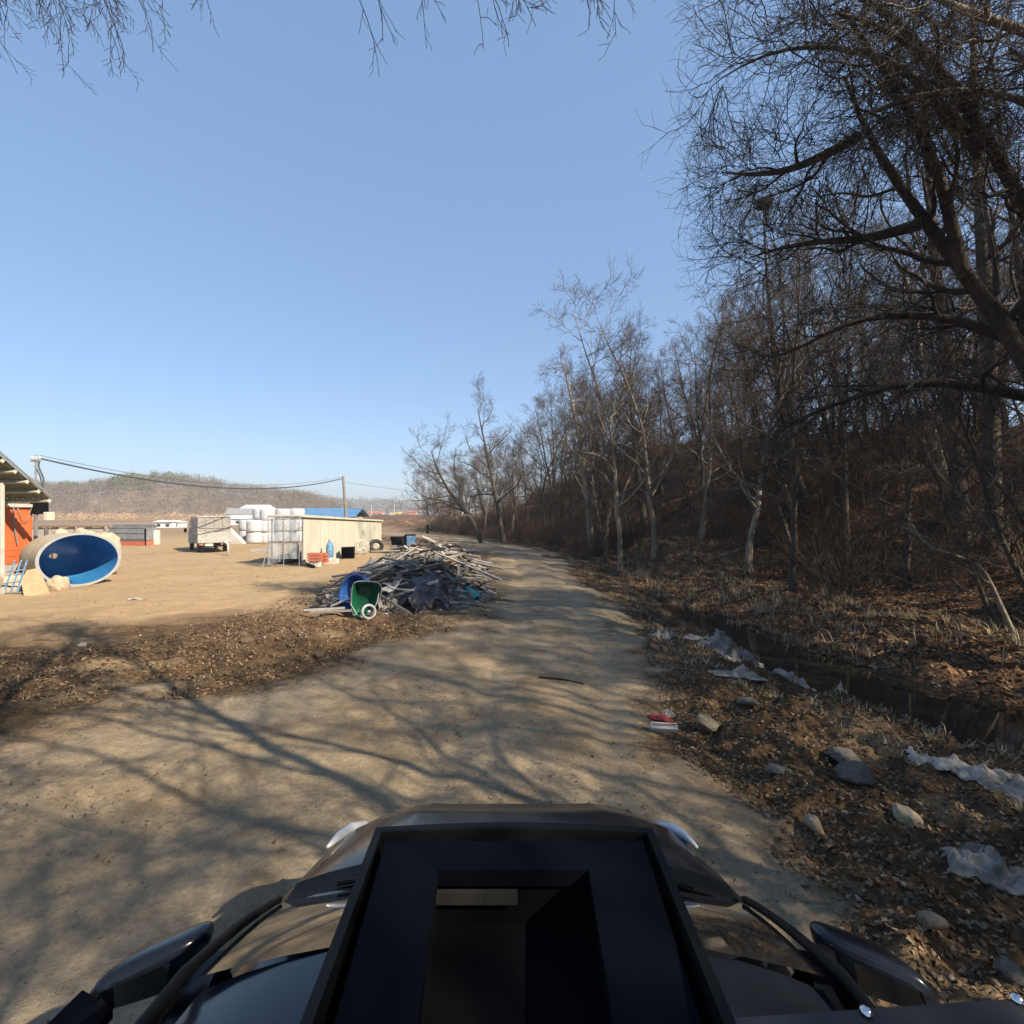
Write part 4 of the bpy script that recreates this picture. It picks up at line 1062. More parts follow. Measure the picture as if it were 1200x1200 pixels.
# green wheelbarrow standing on its nose against the blue tub
def wheelbarrow():
    c = onground(424, 727); t = thing('wheelbarrow', 'green wheelbarrow tipped upright against the scrap pile', 'wheelbarrow', (c[0], c[1]+.15, c[2]), R(12))
    # tray: an open pan seen from the front, tilted up
    b = MB()
    outer = [(-.26, 0, .06), (.16, .05, .10), (.40, .02, .62), (.34, .0, .82), (-.10, 0, .86), (-.24, 0, .80)]
    inner = [(-.16, .30, .16), (.06, .32, .2), (.17, .32, .56), (.12, .32, .68), (-.08, .32, .70), (-.15, .30, .62)]
    lipo = [(x*1.06-.004, y-.03, (z-.45)*1.05+.45) for x, y, z in outer]
    n = len(outer)
    def ring(P, K=4):
        out = []
        for i in range(n):
            for k in range(K):
                f = k/K; a, c_ = Vector(P[i]), Vector(P[(i+1) % n]); out.append(a.lerp(c_, f))
        sm_ = out[:]
        for _ in range(2): sm_ = [(sm_[i-1]+sm_[i]*2+sm_[(i+1) % len(sm_)])/4 for i in range(len(sm_))]
        return sm_
    r0, r1, r2 = ring(lipo), ring(outer), ring(inner)
    rows = [r0, r1, [a.lerp(b_, .5)+Vector((0, .03, 0)) for a, b_ in zip(r1, r2)], r2]
    vs = [[b.bm.verts.new(p) for p in r] for r in rows]
    for i in range(3):
        for k in range(len(r0)): b.bm.faces.new((vs[i][k], vs[i][(k+1) % len(r0)], vs[i+1][(k+1) % len(r0)], vs[i+1][k]))
    b.bm.faces.new(vs[3])
    o = b.build('tray', M['green'], t, True, 40); m = o.modifiers.new('t', 'SOLIDIFY'); m.thickness = .006
    b = MB(); b.tube([tuple(p+Vector((0, -.012, 0))) for p in r0]+[tuple(r0[0]+Vector((0, -.012, 0)))], .011, 8); b.build('tray_rim', M['galv'], t, True)
    b = MB(); b.tube([(-.30, .10, .7), (-.28, -.05, .35), (-.12, -.08, .08), (.04, -.08, .03)], .014, 8); b.tube([(.36, .10, .7), (.3, -.05, .4), (.2, -.08, .12), (.12, -.08, .06)], .014, 8); b.build('frame', M['galv'], t, True)
    wq = MB(); wq.lathe([(.15+.035*math.cos(a), .035*math.sin(a)) for a in np.linspace(0, 2*math.pi, 9)], 24, Matrix.Translation((.12, -.12, .18)) @ Euler((R(75), 0, R(25))).to_matrix().to_4x4())
    wo_ = wq.build('wheel', M['galv'], t, True)
    h = MB(); h.cyl((.09, -.15, .18), (.15, -.09, .19), .035, n=10); h.build('hub', M['steel'], wo_, True)
wheelbarrow()
def tub(c, r, h, mat, t, name, tilt):
    pass
c = onground(403, 725)
t = thing('blue_tub', 'blue plastic tub standing on edge behind the green wheelbarrow', 'tub', (c[0]+.10, c[1]+.62, c[2]+.02), 0)
b = MB(); m_ = Matrix.Translation((0.02, .1, .44)) @ Euler((R(74), R(8), R(-30))).to_matrix().to_4x4()
b.lathe([(0.02, -.17), (.34, -.17), (.385, -.12), (.42, .15), (.45, .16), (.45, .185), (.41, .18), (.36, -.10), (.02, -.13)], 36, m_)
b.build('tub_body', M['blue'], t, True, 40)

# ------------------------------------------------------------------ camera car
M['void'] = pmat('opening_shade_black', (.003, .003, .004), (.002, .002, .003), rough=.9, bstr=0, spec=.05)  # black colour standing in for the darkness inside the rack opening
M['dullgrey'] = pmat('dull_grey', (.020, .019, .015), (.015, .014, .012), rough=.7, bstr=0)
M['lens'] = pmat('pale_headlight_lens', (.45, .47, .50), (.36, .38, .40), rough=.15, bstr=0, spec=.7)
def car():
    t = thing('car', 'black car with a dark roof rack seen from above on the track', 'car', (0, 0, zg(0, 1)), 0)
    z0 = 0
    W = .90
    ys = [2.86, 2.80, 2.66, 2.45, 2.15, 1.92, 1.6, 1.1, .4, -.5, -1.3, -1.7, -1.95, -2.02]
    top = [.60, .74, .865, .935, .985, 1.03, 1.02, 1.02, 1.02, 1.02, 1.03, 1.03, .98, .6]
    hw = [.55, .66, .76, .83, .87, .89, .90, .90, .90, .90, .88, .86, .80, .72]
    rows = []
    for y, tp, hx in zip(ys, top, hw):
        r = []
        for k in range(23):
            a = -1+2*k/22; s_ = math.copysign(1, a); m = abs(a)
            if m > .72:      # side wall
                f = (m-.72)/.28; x = hx*(1-.05*f**3); z = (tp-.10)*(1-f)+.22*f
                x *= 1+.015*math.sin(f*3.1)
            else:
                f = m/.72; x = hx*f**.92; z = tp+.012*math.cos(f*1.4)-.11*f**5
                if y > 1.9: z += .012*math.exp(-((f-.55)/.12)**2)       # bonnet creases
            r.append((s_*x, y, z))
        rows.append(r)
    b = MB(); b.grid(rows); b.bm.faces.new([b.bm.verts.new(p) for p in rows[0]]); b.bm.faces.new([b.bm.verts.new(p) for p in rows[-1]])
    o = b.build('body', M['carpaint'], t, True, 50)
    # bonnet shut line and cowl
    b = MB(); b.grid([[(x, 1.98-.10*(x/.8)**2+dy, 1.065-.05*(x/.8)**4+dz) for x in np.linspace(-.80, .80, 15)] for dy, dz in ((0.03, -.005), (-.05, .0), (-.11, .014))]); b.build('cowl', M['plastic'], t, True)
    # windscreen, curved
    def wy(x, f): return (1.92-.11*(x/.75)**2)*(1-f)+(1.09-.07*(x/.62)**2)*f
    def wz(x, f): return (1.045-.02*(x/.78)**2)*(1-f)+(1.50-.03*(x/.6)**2)*f+.014*math.sin(f*math.pi)
    rows = []
    for f in np.linspace(0, 1, 10):
        hwid = .80*(1-f)+.625*f
        rows.append([(x, wy(x, f), wz(x, f)) for x in np.linspace(-hwid, hwid, 17)])
    b = MB(); b.grid(rows); b.build('windshield', M['glass'], t, True)
    # roof
    rr = []
    for y, dz, hx in ((1.085, -.002, .615), (.95, .02, .62), (.7, .045, .625), (.3, .06, .63), (-.4, .06, .63), (-1.1, .03, .61), (-1.5, -.02, .58)):
        rr.append([(x, y-.07*(x/.62)**2 if y > .9 else y, 1.50+dz-.03*(x/.6)**2-.02*(abs(x)/.6)**6) for x in np.linspace(-hx, hx, 17)])
    b = MB(); b.grid(rr); b.build('roof', M['carpaint'], t, True)
    for s_ in (-1, 1):
        # pillar + roof rail gutter
        P = [(s_*(.815*(1-f)+.648*f), wy(.78*(1-f)+.62*f, f)-.01, wz(.78*(1-f)+.6*f, f)+.012) for f in np.linspace(0, 1, 8)]
        P += [(s_*.665, .6, 1.512), (s_*.67, .1, 1.53), (s_*.665, -.5, 1.525), (s_*.65, -1.1, 1.49), (s_*.60, -1.5, 1.44), (s_*.62, -1.9, 1.05)]
        b = MB(); b.tube(P, [.012]*8+[.008]*6, 8); b.build('pillar', M['plastic'], t, True)
        # side glass and doors' upper frame
        g = MB(); g.grid([[(s_*.845, 1.62, 1.02), (s_*.855, .9, 1.02), (s_*.855, 0, 1.02), (s_*.85, -.9, 1.03), (s_*.80, -1.7, 1.04)], [(s_*.70, 1.15, 1.40), (s_*.668, .85, 1.46), (s_*.67, 0, 1.49), (s_*.67, -.8, 1.47), (s_*.63, -1.45, 1.40)]]); g.build('side_window', M['glass'], t, True)
        # headlight
        h = MB(); h.grid([[(s_*(.60+.06*u), 2.74-.05*v-.16*u, .735+.10*v+.025*u) for u in np.linspace(0, 3.4, 9)] for v in np.linspace(-.6, 1.0, 6)])
        h.build('headlight', M['steel'], t, True)
        hp = MB(); hp.tube([(s_*.735, 2.70, .75), (s_*.765, 2.63, .785), (s_*.80, 2.54, .82), (s_*.828, 2.44, .845), (s_*.846, 2.34, .86)], [.006, .022, .028, .022, .006], 8); hp.build('headlight_lens', M['lens'], t, True)
        # wheels
        for y in (1.85, -1.15):
            wl = MB(); m = Matrix.Translation((s_*.80, y, .33)) @ Matrix.Rotation(math.pi/2, 4, 'Y')
            wl.lathe([(.20, -.11), (.31, -.11), (.33, -.08), (.33, .08), (.31, .11), (.20, .11)], 32, m); wo_ = wl.build('wheel', M['rubber'], t, True, 40)
            rm = MB(); rm.lathe([(.02, s_*.085), (.07, s_*.09), (.10, s_*.06), (.185, s_*.075), (.205, s_*.10)], 24, m)
            for k in range(7):
                a = k*2*math.pi/7; rm.box(m @ Vector((.13*math.cos(a), .13*math.sin(a), s_*.09)), (.02, .05, .16), rot=Matrix.Rotation(-a, 3, 'X'))
            rm.build('rim', M['steel'], wo_, True, 40)
    # wing mirrors
    def shell(P, name, mat, par):
        b = MB(); vs = [b.bm.verts.new(p) for p in P]
        bmesh.ops.convex_hull(b.bm, input=vs)
        bmesh.ops.dissolve_limit(b.bm, angle_limit=R(12), verts=b.bm.verts, edges=b.bm.edges)
        c0 = sum((v.co for v in b.bm.verts), Vector())/len(b.bm.verts)
        for v in b.bm.verts: v.co = c0+(v.co-c0)*1.16
        bmesh.ops.subdivide_edges(b.bm, edges=list(b.bm.edges), cuts=1, use_grid_fill=True)
        o_ = b.build(name, M[mat], par, True); m_ = o_.modifiers.new('round', 'SUBSURF'); m_.levels = 2; m_.render_levels = 2
        return o_
    for s_ in (-1, 1):
        mz = lambda z: .995+(z-.985)*.74
        mo = shell([(s_*(x+.075), y+.13, mz(z)-.05) for x, y, z in [(.90, 1.44, 1.17), (1.13, 1.33, 1.12), (1.155, 1.31, 1.02), (.92, 1.42, .985), (.90, 1.55, 1.14), (1.08, 1.50, 1.10), (1.10, 1.48, 1.03), (.93, 1.54, 1.0), (1.14, 1.31, .99)]], 'wing_mirror', 'carpaint', t)
        # glass faces backwards and a little inwards and up
        a, bq, c_, d = [Vector((s_*(x+.075), y+.13, mz(z)-.05)) for x, y, z in [(.935, 1.415, 1.14), (1.105, 1.328, 1.105), (1.12, 1.312, 1.03), (.945, 1.400, 1.01)]]
        n_ = (bq-a).cross(d-a).normalized(); n_ = n_ if n_.y < 0 else -n_
        g = MB(); g.grid([[a.lerp(bq, .08+.84*f).lerp(d.lerp(c_, .08+.84*f), .08+.84*q)+n_*(.014+.004*math.sin(f*3.1)) for f in np.linspace(0, 1, 6)] for q in np.linspace(0, 1, 5)]); g.build('mirror_glass', M['mirror'], mo, True)
        b = MB(); b.tube([(s_*.83, 1.47, 1.03), (s_*.99, 1.60, 1.02)], .03, 8); b.build('mirror_stalk', M['plastic'], mo, True)
        r_ = MB(); r_.tube([(s_*.84, 1.6, 1.035), (s_*.86, .8, 1.035), (s_*.86, -1.2, 1.035)], .008, 6); r_.build('door_trim', M['plastic'], t, True)
        d_ = MB(); d_.box((s_*.912, .55, .86), (.03, .17, .03), bev=.01); d_.build('door_handle', M['carpaint'], t, True)
    # wiper arms
    for x0, x1 in ((-.62, .0), (.02, .62)):
        b = MB(); P = []
        for f in np.linspace(0, 1, 7):
            x = x0+(x1-x0)*f; g = .03+.10*math.sin(f*1.9); P.append((x, wy(x, g)+.005, wz(x, g)+.022))
        b.tube(P, .008, 6); b.build('wiper', M['plastic'], t)
    # slab added where a dark stitching smear trails behind the left mirror
    b = MB(); b.poly([(-1.225, 1.46, 1.03), (-1.13, 1.45, .99), (-1.08, .95, 1.05), (-1.26, .98, 1.05)], .03, (0, 0, -1)); b.build('stitch_slab', M['rack'], t)
    # roof rack tray: deck with a square opening, side rails, raised front bar
    k = bpy.data.objects.new('roof_rack', None); link(k, t)
    zt = 1.74
    b = MB()
    def pr(px, py, z): Yd = (CAMZ-z)*600/(py-600); return ((px-600)/600*Yd, Yd, z)
    ol, orr = pr(452, 990, zt), pr(752, 986, zt)
    il, ir = pr(513, 1024, zt), pr(689, 1020, zt)
    rear = .15
    # four strips of the deck around the opening
    def X(px, y): return (px-600)/(1.0*600)*y
    yf, yo, yb = ol[1], il[1], .30
    xl_f, xr_f = ol[0], orr[0]; xl_b, xr_b = -.205*1.0, .245
    xl_f2, xr_f2 = il[0], ir[0]; xl_b2, xr_b2 = -.105, .135
    def lerp(a, c_, f): return a+(c_-a)*f
    def XL(y): return lerp(xl_f, -.225, (yf-y)/(yf-.62))
    def XR(y): return lerp(xr_f, .240, (yf-y)/(yf-.62))
    def IL(y): return lerp(xl_f2, -.118, (yo-y)/(yo-.62))
    def IR(y): return lerp(xr_f2, .128, (yo-y)/(yo-.62))
    for P in ([(XL(yf), yf), (XR(yf), yf), (XR(yo), yo), (XL(yo), yo)], [(XL(yo), yo), (IL(yo), yo), (IL(yb), yb), (XL(yb), yb)], [(IR(yo), yo), (XR(yo), yo), (XR(yb), yb), (IR(yb), yb)], [(XL(yb), yb), (XR(yb), yb), (XR(-.6), -.6), (XL(yb), -.6)]):
        b.poly([(x, y, zt) for x, y in P], .03, (0, 0, -1))
    bmesh.ops.remove_doubles(b.bm, verts=b.bm.verts, dist=.0005)
    b.build('deck', M['rack'], k)
    b = MB(); b.poly([(-.30, 1.0, 1.615), (.30, 1.0, 1.615), (.30, -.6, 1.615), (-.30, -.6, 1.615)], .02, (0, 0, 1)); b.build('shade_base', M['void'], k)  # added black floor, shade under the deck opening put into its colour
    b = MB(); b.grid([[(IL(yo)-.004, yo+.012, z), (IR(yo)+.004, yo+.012, z), (IR(yb)+.004, yb-.01, z), (IL(yb)-.004, yb-.01, z), (IL(yo)-.004, yo+.012, z)] for z in (zt-.031, 1.636)]); b.build('shade_well', M['void'], k)  # added black walls that keep the opening dark
    b = MB(); b.box((-.065, yo-.0, zt-.05), (.15, .010, .022)); b.build('hinge_strip', M['dullgrey'], k)
    for s_ in (-1, 1):
        zr = zt-.014
        e = (lambda y: XL(y)-.018) if s_ < 0 else (lambda y: XR(y)+.018)
        b = MB(); yf2 = yf+.055
        b.grid([[(e(yf2), yf2, zr), (e(.62), .62, zt+.03), (e(.62), -.6, zt+.03)], [(e(yf2)+s_*.016, yf2, zr-.002), (e(.62)+s_*.016, .62, zt+.028), (e(.62)+s_*.016, -.6, zt+.028)], [(e(yf2)+s_*.030, yf2, zt-.12), (e(.62)+s_*.03, .62, zt-.12), (e(.62)+s_*.03, -.6, zt-.12)], [(e(yf2), yf2, zt-.12), (e(.62), .62, zt-.12), (e(.62), -.6, zt-.12)], [(e(yf2), yf2, zr), (e(.62), .62, zt+.03), (e(.62), -.6, zt+.03)]])
        b.build('side_rail', M['plastic'], k)
    b = MB(); x0, x1 = XL(yf+.05)-.035, XR(yf+.05)+.035
    b.grid([[(x, yf+.065+.004*math.cos(x*5)+dy, zt-.020+.012*math.cos(x*4.5)+dz) for x in np.linspace(x0, x1, 13)] for dy, dz in ((.012, -.13), (.012, -.004), (.006, 0), (-.012, 0), (-.014, -.006), (-.014, -.13))])
    b.build('front_bar', M['plastic'], k, True, 40)
    for (x, y) in ((-.21, .9), (.21, .9), (-.2, -.4), (.2, -.4)):
        b = MB(); b.box((x, y, 1.585), (.06, .08, .07), bev=.008); b.build('rack_foot', M['rubber'], k)
    # tread plate at the right of the rack
    pl = MB(); pl.poly([(.285, .665, 1.735), (.80, .700, 1.735), (.86, -.4, 1.735), (.285, -.4, 1.735)], .008, (0, 0, -1))
    dd = []
    for i in range(26):
        for j in range(22):
            x = .30+i*.020; y = .640-j*.026
            a = R(62) if (i+j) % 2 else R(-28)
            q = bmesh.ops.create_cube(pl.bm, size=1)['verts']
            bmesh.ops.scale(pl.bm, vec=(.026, .006, .005), verts=q); bmesh.ops.rotate(pl.bm, cent=(0, 0, 0), matrix=Matrix.Rotation(a, 3, 'Z'), verts=q)
            bmesh.ops.translate(pl.bm, vec=(x, y, 1.7365), verts=q)
    po = pl.build('tread_plate', M['treadmetal'], k)
    for (px, py) in ((1015, 1192), (1192, 1177)):
        x, y, z = pr(px, py, 1.738); b = MB(); b.lathe([(.0005, .006), (.004, .0055), (.007, .003), (.008, 0)], 14, Matrix.Translation((x, y, z))); b.build('bolt', M['chrome'], po, True)
    b = MB(); b.box((.55, .3, 1.66), (.03, .5, .13)); b.build('plate_bracket', M['plastic'], k)
M['treadmetal'] = pmat('dark_tread_metal', (.07, .07, .075), (.045, .045, .05), rough=.38, metal=.7, bstr=.1)
car()

# ------------------------------------------------------------------ left edge: open shed with orange wall
def barn():
    t = thing('open_shed', 'open shed with an orange wall under a dull sloping sheet roof', 'shed', (-16.9, 16, 0))
    def L(x, y, z): return (x+16.9, y-16, z)
    y0, z0_, y1, z1_ = 11.4, 6.96, 16.9, 2.84
    sl_ = math.atan2(z0_-z1_, y1-y0)
    b = MB(); n = 84
    b.grid([[L(-15.2-(j/n)*7.2, y0+(y1-y0)*f, z0_+(z1_-z0_)*f+(.022 if j % 2 else -.022)) for j in range(n+1)] for f in (0, 1)])
    o = b.build('roof', M['roofmetal'], t); m = o.modifiers.new('t', 'SOLIDIFY'); m.thickness = .012
    for i in range(15):
        f = (i+.1)/14.2; y = y0+(y1-y0)*f; z = z0_+(z1_-z0_)*f-.10
        p = MB(); p.box(L(-18.75, y, z), (7.0, .07, .11), rot=(-sl_, 0, 0)); p.build('purlin', M['purlin'], o)
        p = MB(); p.box(L(-15.235, y, z), (.03, .085, .12), rot=(-sl_, 0, 0)); p.build('purlin_end', M['cream'], o)
    vb = MB(); a = Vector(L(-15.185, y0, z0_+.03)); c_ = Vector(L(-15.185, y1+.02, z1_+.03)); vb.box((a+c_)/2, (.02, (c_-a).length, .07), rot=(math.atan2(c_.z-a.z, c_.y-a.y), 0, 0)); vb.build('verge_strip', M['galv'], o)
    for x in (-16.6, -18.4):
        p = MB(); a = Vector(L(x, y0, z0_-.24)); c_ = Vector(L(x, y1-.1, z1_-.20)); p.box((a+c_)/2, (.08, (c_-a).length, .14), rot=(math.atan2(c_.z-a.z, c_.y-a.y), 0, 0)); p.build('rafter', M['purlin'], o)
    p = MB(); p.box(L(-16.9, 17.5, 1.62), (.05, 1.02, 1.96)); p.box(L(-16.87, 17.5, .72), (.02, 1.0, .04)); p.box(L(-16.87, 17.5, 1.12), (.02, 1.0, .03)); p.box(L(-16.87, 17.5, .92), (.02, 1.0, .02)); p.build('orange_wall', M['orange'], t)
    p = MB(); p.box(L(-16.9, 17.5, .30), (.08, 1.02, .62)); p.build('base_wall', M['concrete'], t)
    for nm, x, y, w_, h, mt in (('post', -16.72, 17.98, .09, 2.55, 'galv'), ('post', -15.86, 15.9, .11, 3.3, 'white')):
        p = MB(); p.box(L(x, y, h/2), (w_, w_, h), bev=.008); p.build(nm, M[mt], t)
    p = MB(); p.box(L(-16.82, 17.35, 2.62), (.07, 1.35, .11)); p.build('beam', M['white'], t)
    p = MB(); p.box(L(-16.75, 18.15, 2.55), (.25, .45, .45)); p.build('dark_bracket', M['plastic'], t)
    p = MB(); p.box(L(-16.5, 18.25, 2.25), (.15, .30, .30), bev=.02); p.build('lamp_box', M['cream'], t)
    p = MB(); p.tube([L(-16.8, 17.25, 2.6), L(-16.8, 17.28, 1.9), L(-16.8, 17.4, 1.3)], .02, 6); p.build('hanging_pipe', M['galv'], t)
    p = MB(); p.tube([L(-16.8, 17.4+.5*f, 2.55-.5*math.sin(f*3.14)) for f in np.linspace(0, 1, 9)], .012, 6); p.build('loop_cable', M['galv'], t, True)
    p = MB(); p.box(L(-20.6, 13.6, 2.0), (.08, 7, 4.0)); p.build('back_wall', M['board'], t)
    for yy in (11.9, 14):
        p = MB(); p.box(L(-19.9, yy, 2.6), (.12, .12, 5.2)); p.build('post', M['galv'], t)
M['purlin'] = pmat('weathered_purlin', (.33, .33, .24), (.24, .235, .17), rough=.8, bstr=.1)
barn()
def blob(seed):
    bm = bmesh.new(); bmesh.ops.create_icosphere(bm, subdivisions=4, radius=1)
    for v in bm.verts:
        p = v.co; q = 1+.22*float(fbm(p.x*1.3+seed, p.y*1.3+p.z*.9, 3))+.10*float(fbm(p.x*4+seed, p.y*3+p.z*4, 3))
        m_ = max(abs(p.x), abs(p.y), abs(p.z)); k = (1/m_)**.45
        v.co = Vector((p.x*q*k, p.y*q*k, max(p.z*q*k*.8, -.8)))
    me = bpy.data.meshes.new('sack'); bm.to_mesh(me); bm.free(); me.materials.append(M['sack'])
    me.polygons.foreach_set('use_smooth', np.ones(len(me.polygons), bool)); return me
SK = [blob(1.5), blob(7.2), blob(12.9)]
def leanto():
    # things leaning at the foot of the shed
    t = thing('metal_rack', 'light blue metal frame leaning at the shed post', 'frame', (-14.55, 14.85, zg(-14.55, 14.85)), R(20))
    b = MB()
    for x in (-.16, 0, .14): b.cyl((x, 0, 0), (x+.10, .35, .95+.1*x), .022, n=8)
    b.build('bars', M['sky_blue'], t)
    b = MB(); b.cyl((-.22, .05, .30), (.22, .10, .35), .02, n=8); b.cyl((-.2, .2, .62), (.25, .25, .68), .02, n=8); b.cyl((-.25, -.05, .04), (.45, -.1, .04), .03, n=8); b.build('crossbars', M['galv'], t)
    t = thing('tan_panel', 'tan rounded board leaning beside the blue frame', 'board', (-13.85, 14.85, zg(-13.85, 14.85)-.02), R(35))
    b = MB(); n = 20; P = [(-.28+.30*(1-math.cos(a))-.1, 0, .78*math.sin(a)) for a in np.linspace(0, math.pi*.5, 8)]
    P = [(-.22, 0, 0), (-.30, 0, .45), (-.20, 0, .78), (0, 0, .82), (.16, 0, .55), (.34, 0, .05), (.30, 0, 0)]
    b.poly(P, .05, (0, 1, 0)); bmesh.ops.rotate(b.bm, cent=(0, 0, 0), matrix=Matrix.Rotation(R(-16), 3, 'X'), verts=b.bm.verts); b.build('panel', M['tan_board'], t)
    for i, (x, y, s, lab) in enumerate([(-13.75, 15.5, .30, 'tan sack slumped between the board and the big tank'), (-14.9, 15.3, .42, 'pale pink sack standing against the orange wall'), (-14.9, 14.35, .2, 'yellowish bucket shaped sack at the left frame edge')]):
        o = obj('sack', SK[i], loc=(x, y, zg(x, y)+s*.6), rot=(0, 0, i)); o.scale = (s*.8, s*.8, s*1.0); tag(o, lab, 'sack')
    o = crumple('black_netting', 'black netting lying flat before the big tank', 'netting', 66, 686, (.65, .22), 'black_sheet', 31, .10, .1)
    t = thing('crate', 'small pale stone block at the foot of the white post', 'block', (-14.7, 14.6, zg(-14.7, 14.6)), 0)
    b = MB(); b.box((0, 0, .1), (.3, .2, .2), bev=.015); b.build('block_body', M['concrete'], t)
leanto()
# big open tank
def tank():
    c = at(94, 655.5, 16.6); gz = zg(c[0], 16.6)
    face = Vector((.84, -.54, 0)).normalized(); side = Vector((-face.y, face.x, 0)); up = Vector((0, 0, 1))
    t = thing('open_tank', 'large open ended tank with a bright blue inside lying on the yard', 'tank', (c[0], 16.6, gz))
    rx, rz_ = 1.10, .86; zc = rz_+.0
    def ring(rx_, rz2, d, n=56): return [tuple(side*(rx_*math.cos(a))+up*(zc+rz2*math.sin(a))-face*d) for a in np.linspace(0, 2*math.pi, n+1)]
    b = MB(); b.grid([ring(rx*s, rz_*s, d) for s, d in ((1.0, 0.03), (.985, .10), (.975, .5), (.965, 1.4), (.93, 1.9), (.8, 2.25), (.5, 2.45), (.13, 2.5))])
    bmesh.ops.remove_doubles(b.bm, verts=b.bm.verts, dist=.0005); b.build('shell', M['tan_frp'], t, True, 60)
    b = MB(); b.grid([ring(rx*s, rz_*s, d) for s, d in ((.93, .02), (.93, .4), (.92, 1.4), (.88, 1.85), (.74, 2.2), (.45, 2.38), (.11, 2.42))])
    bmesh.ops.remove_doubles(b.bm, verts=b.bm.verts, dist=.0005); b.build('lining', M['blue_frp'], t, True, 60)
    b = MB(); b.grid([ring(rx*s, rz_*s, d) for s, d in ((1.0, .03), (1.012, .02), (1.012, -.02), (.93, -.02), (.93, .02))]); bmesh.ops.remove_doubles(b.bm, verts=b.bm.verts, dist=.0005)
    b.build('rim', M['rim_frp'], t, True, 40)
tank()
for i, (px, py, Yd, s, lab) in enumerate([(98, 624, 19.2, .42, 'large tan sack behind the top of the tank, left of two'), (118, 626, 19.6, .40, 'tan sack behind the top right of the tank'), (72, 622, 19.5, .25, 'white sack edge behind the upper left of the tank')]):
    c = at(px, py, Yd); me = SK[i]; z = zg(c[0], c[1])
    hgt = c[2]-z+.1
    o = obj('sack', me, loc=(c[0], c[1], z+hgt*.5), rot=(0, 0, i*1.3)); o.scale = (s*1.5, s*1.1, hgt*.62); tag(o, lab, 'sack')
def flatwall(name, label, cat, a, b_, z0, z1, mat, th=.12, posts=0, cap=True):
    a = Vector((a[0], a[1], 0)); b2 = Vector((b_[0], b_[1], 0)); d = b2-a; t = thing(name, label, cat, tuple(a), math.atan2(d.y, d.x)); L_ = d.length
    m = MB(); n = int(L_/.25)
    for i in range(n): m.box(((i+.5)*L_/n, 0, (z0+z1)/2-.02*((i*7) % 3)), (L_/n-.012, th, z1-z0-.03*((i*5) % 3)))
    m.build('boards', M[mat], t)
    if cap: m = MB(); m.box((L_/2, -.03, z1+.03), (L_+.1, th+.12, .07)); m.build('top_rail', M['wood_brown'], t)
    for i in range(posts): m = MB(); m.box((L_*i/(posts-1), -th, (z0+z1)/2), (.1, .1, z1-z0+.1)); m.build('post', M['wood'], t)
flatwall('board_fence', 'grey board fence behind the big tank', 'fence', (-24.3, 25.2), (-20.2, 25.6), -.1, 1.65, 'board', posts=4)
# steel skip with drum
def skip():
    c = at(150, 640, 37); gz = zg(c[0], 37)
    t = thing('steel_trough', 'long grey metal trough on a low base behind the tank', 'trough', (c[0], 37, gz), R(-6))
    b = MB(); P = [(-1.75, -.6, .4), (1.75, -.6, .4), (1.75, -.6, 1.35), (-1.75, -.6, 1.35)]
    b.box((0, -.55, .85), (3.5, .06, .9)); b.box((0, .55, .95), (3.5, .06, 1.1)); b.box((-1.75, 0, .85), (.06, 1.05, .9)); b.box((1.75, 0, .85), (.06, 1.05, .9)); b.box((0, 0, .42), (3.4, 1.0, .05)); b.build('trough_body', M['galv'], t)
    for z in (.55, .95, 1.32): b = MB(); b.box((0, -.6, z), (3.6, .05, .06)); b.build('rib', M['galv'], t)
    b = MB(); b.box((0, 0, .18), (3.6, 1.1, .35)); b.build('base', M['pink_brick'], t)
    for x in (-1.8, 1.8): b = MB(); b.box((x, -.5, .6), (.08, .08, 1.3)); b.build('post', M['plastic'], t)
    c = at(181, 632, 37.4); t = thing('white_drum', 'white drum standing right of the metal trough', 'drum', (c[0], 37.4, zg(c[0], 37.4)))
    b = MB(); b.lathe([(.01, 1.05), (.3, 1.05), (.36, 1.0), (.37, .1), (.35, 0), (.01, 0)], 24); b.build('drum_body', M['white'], t, True, 40)
skip()

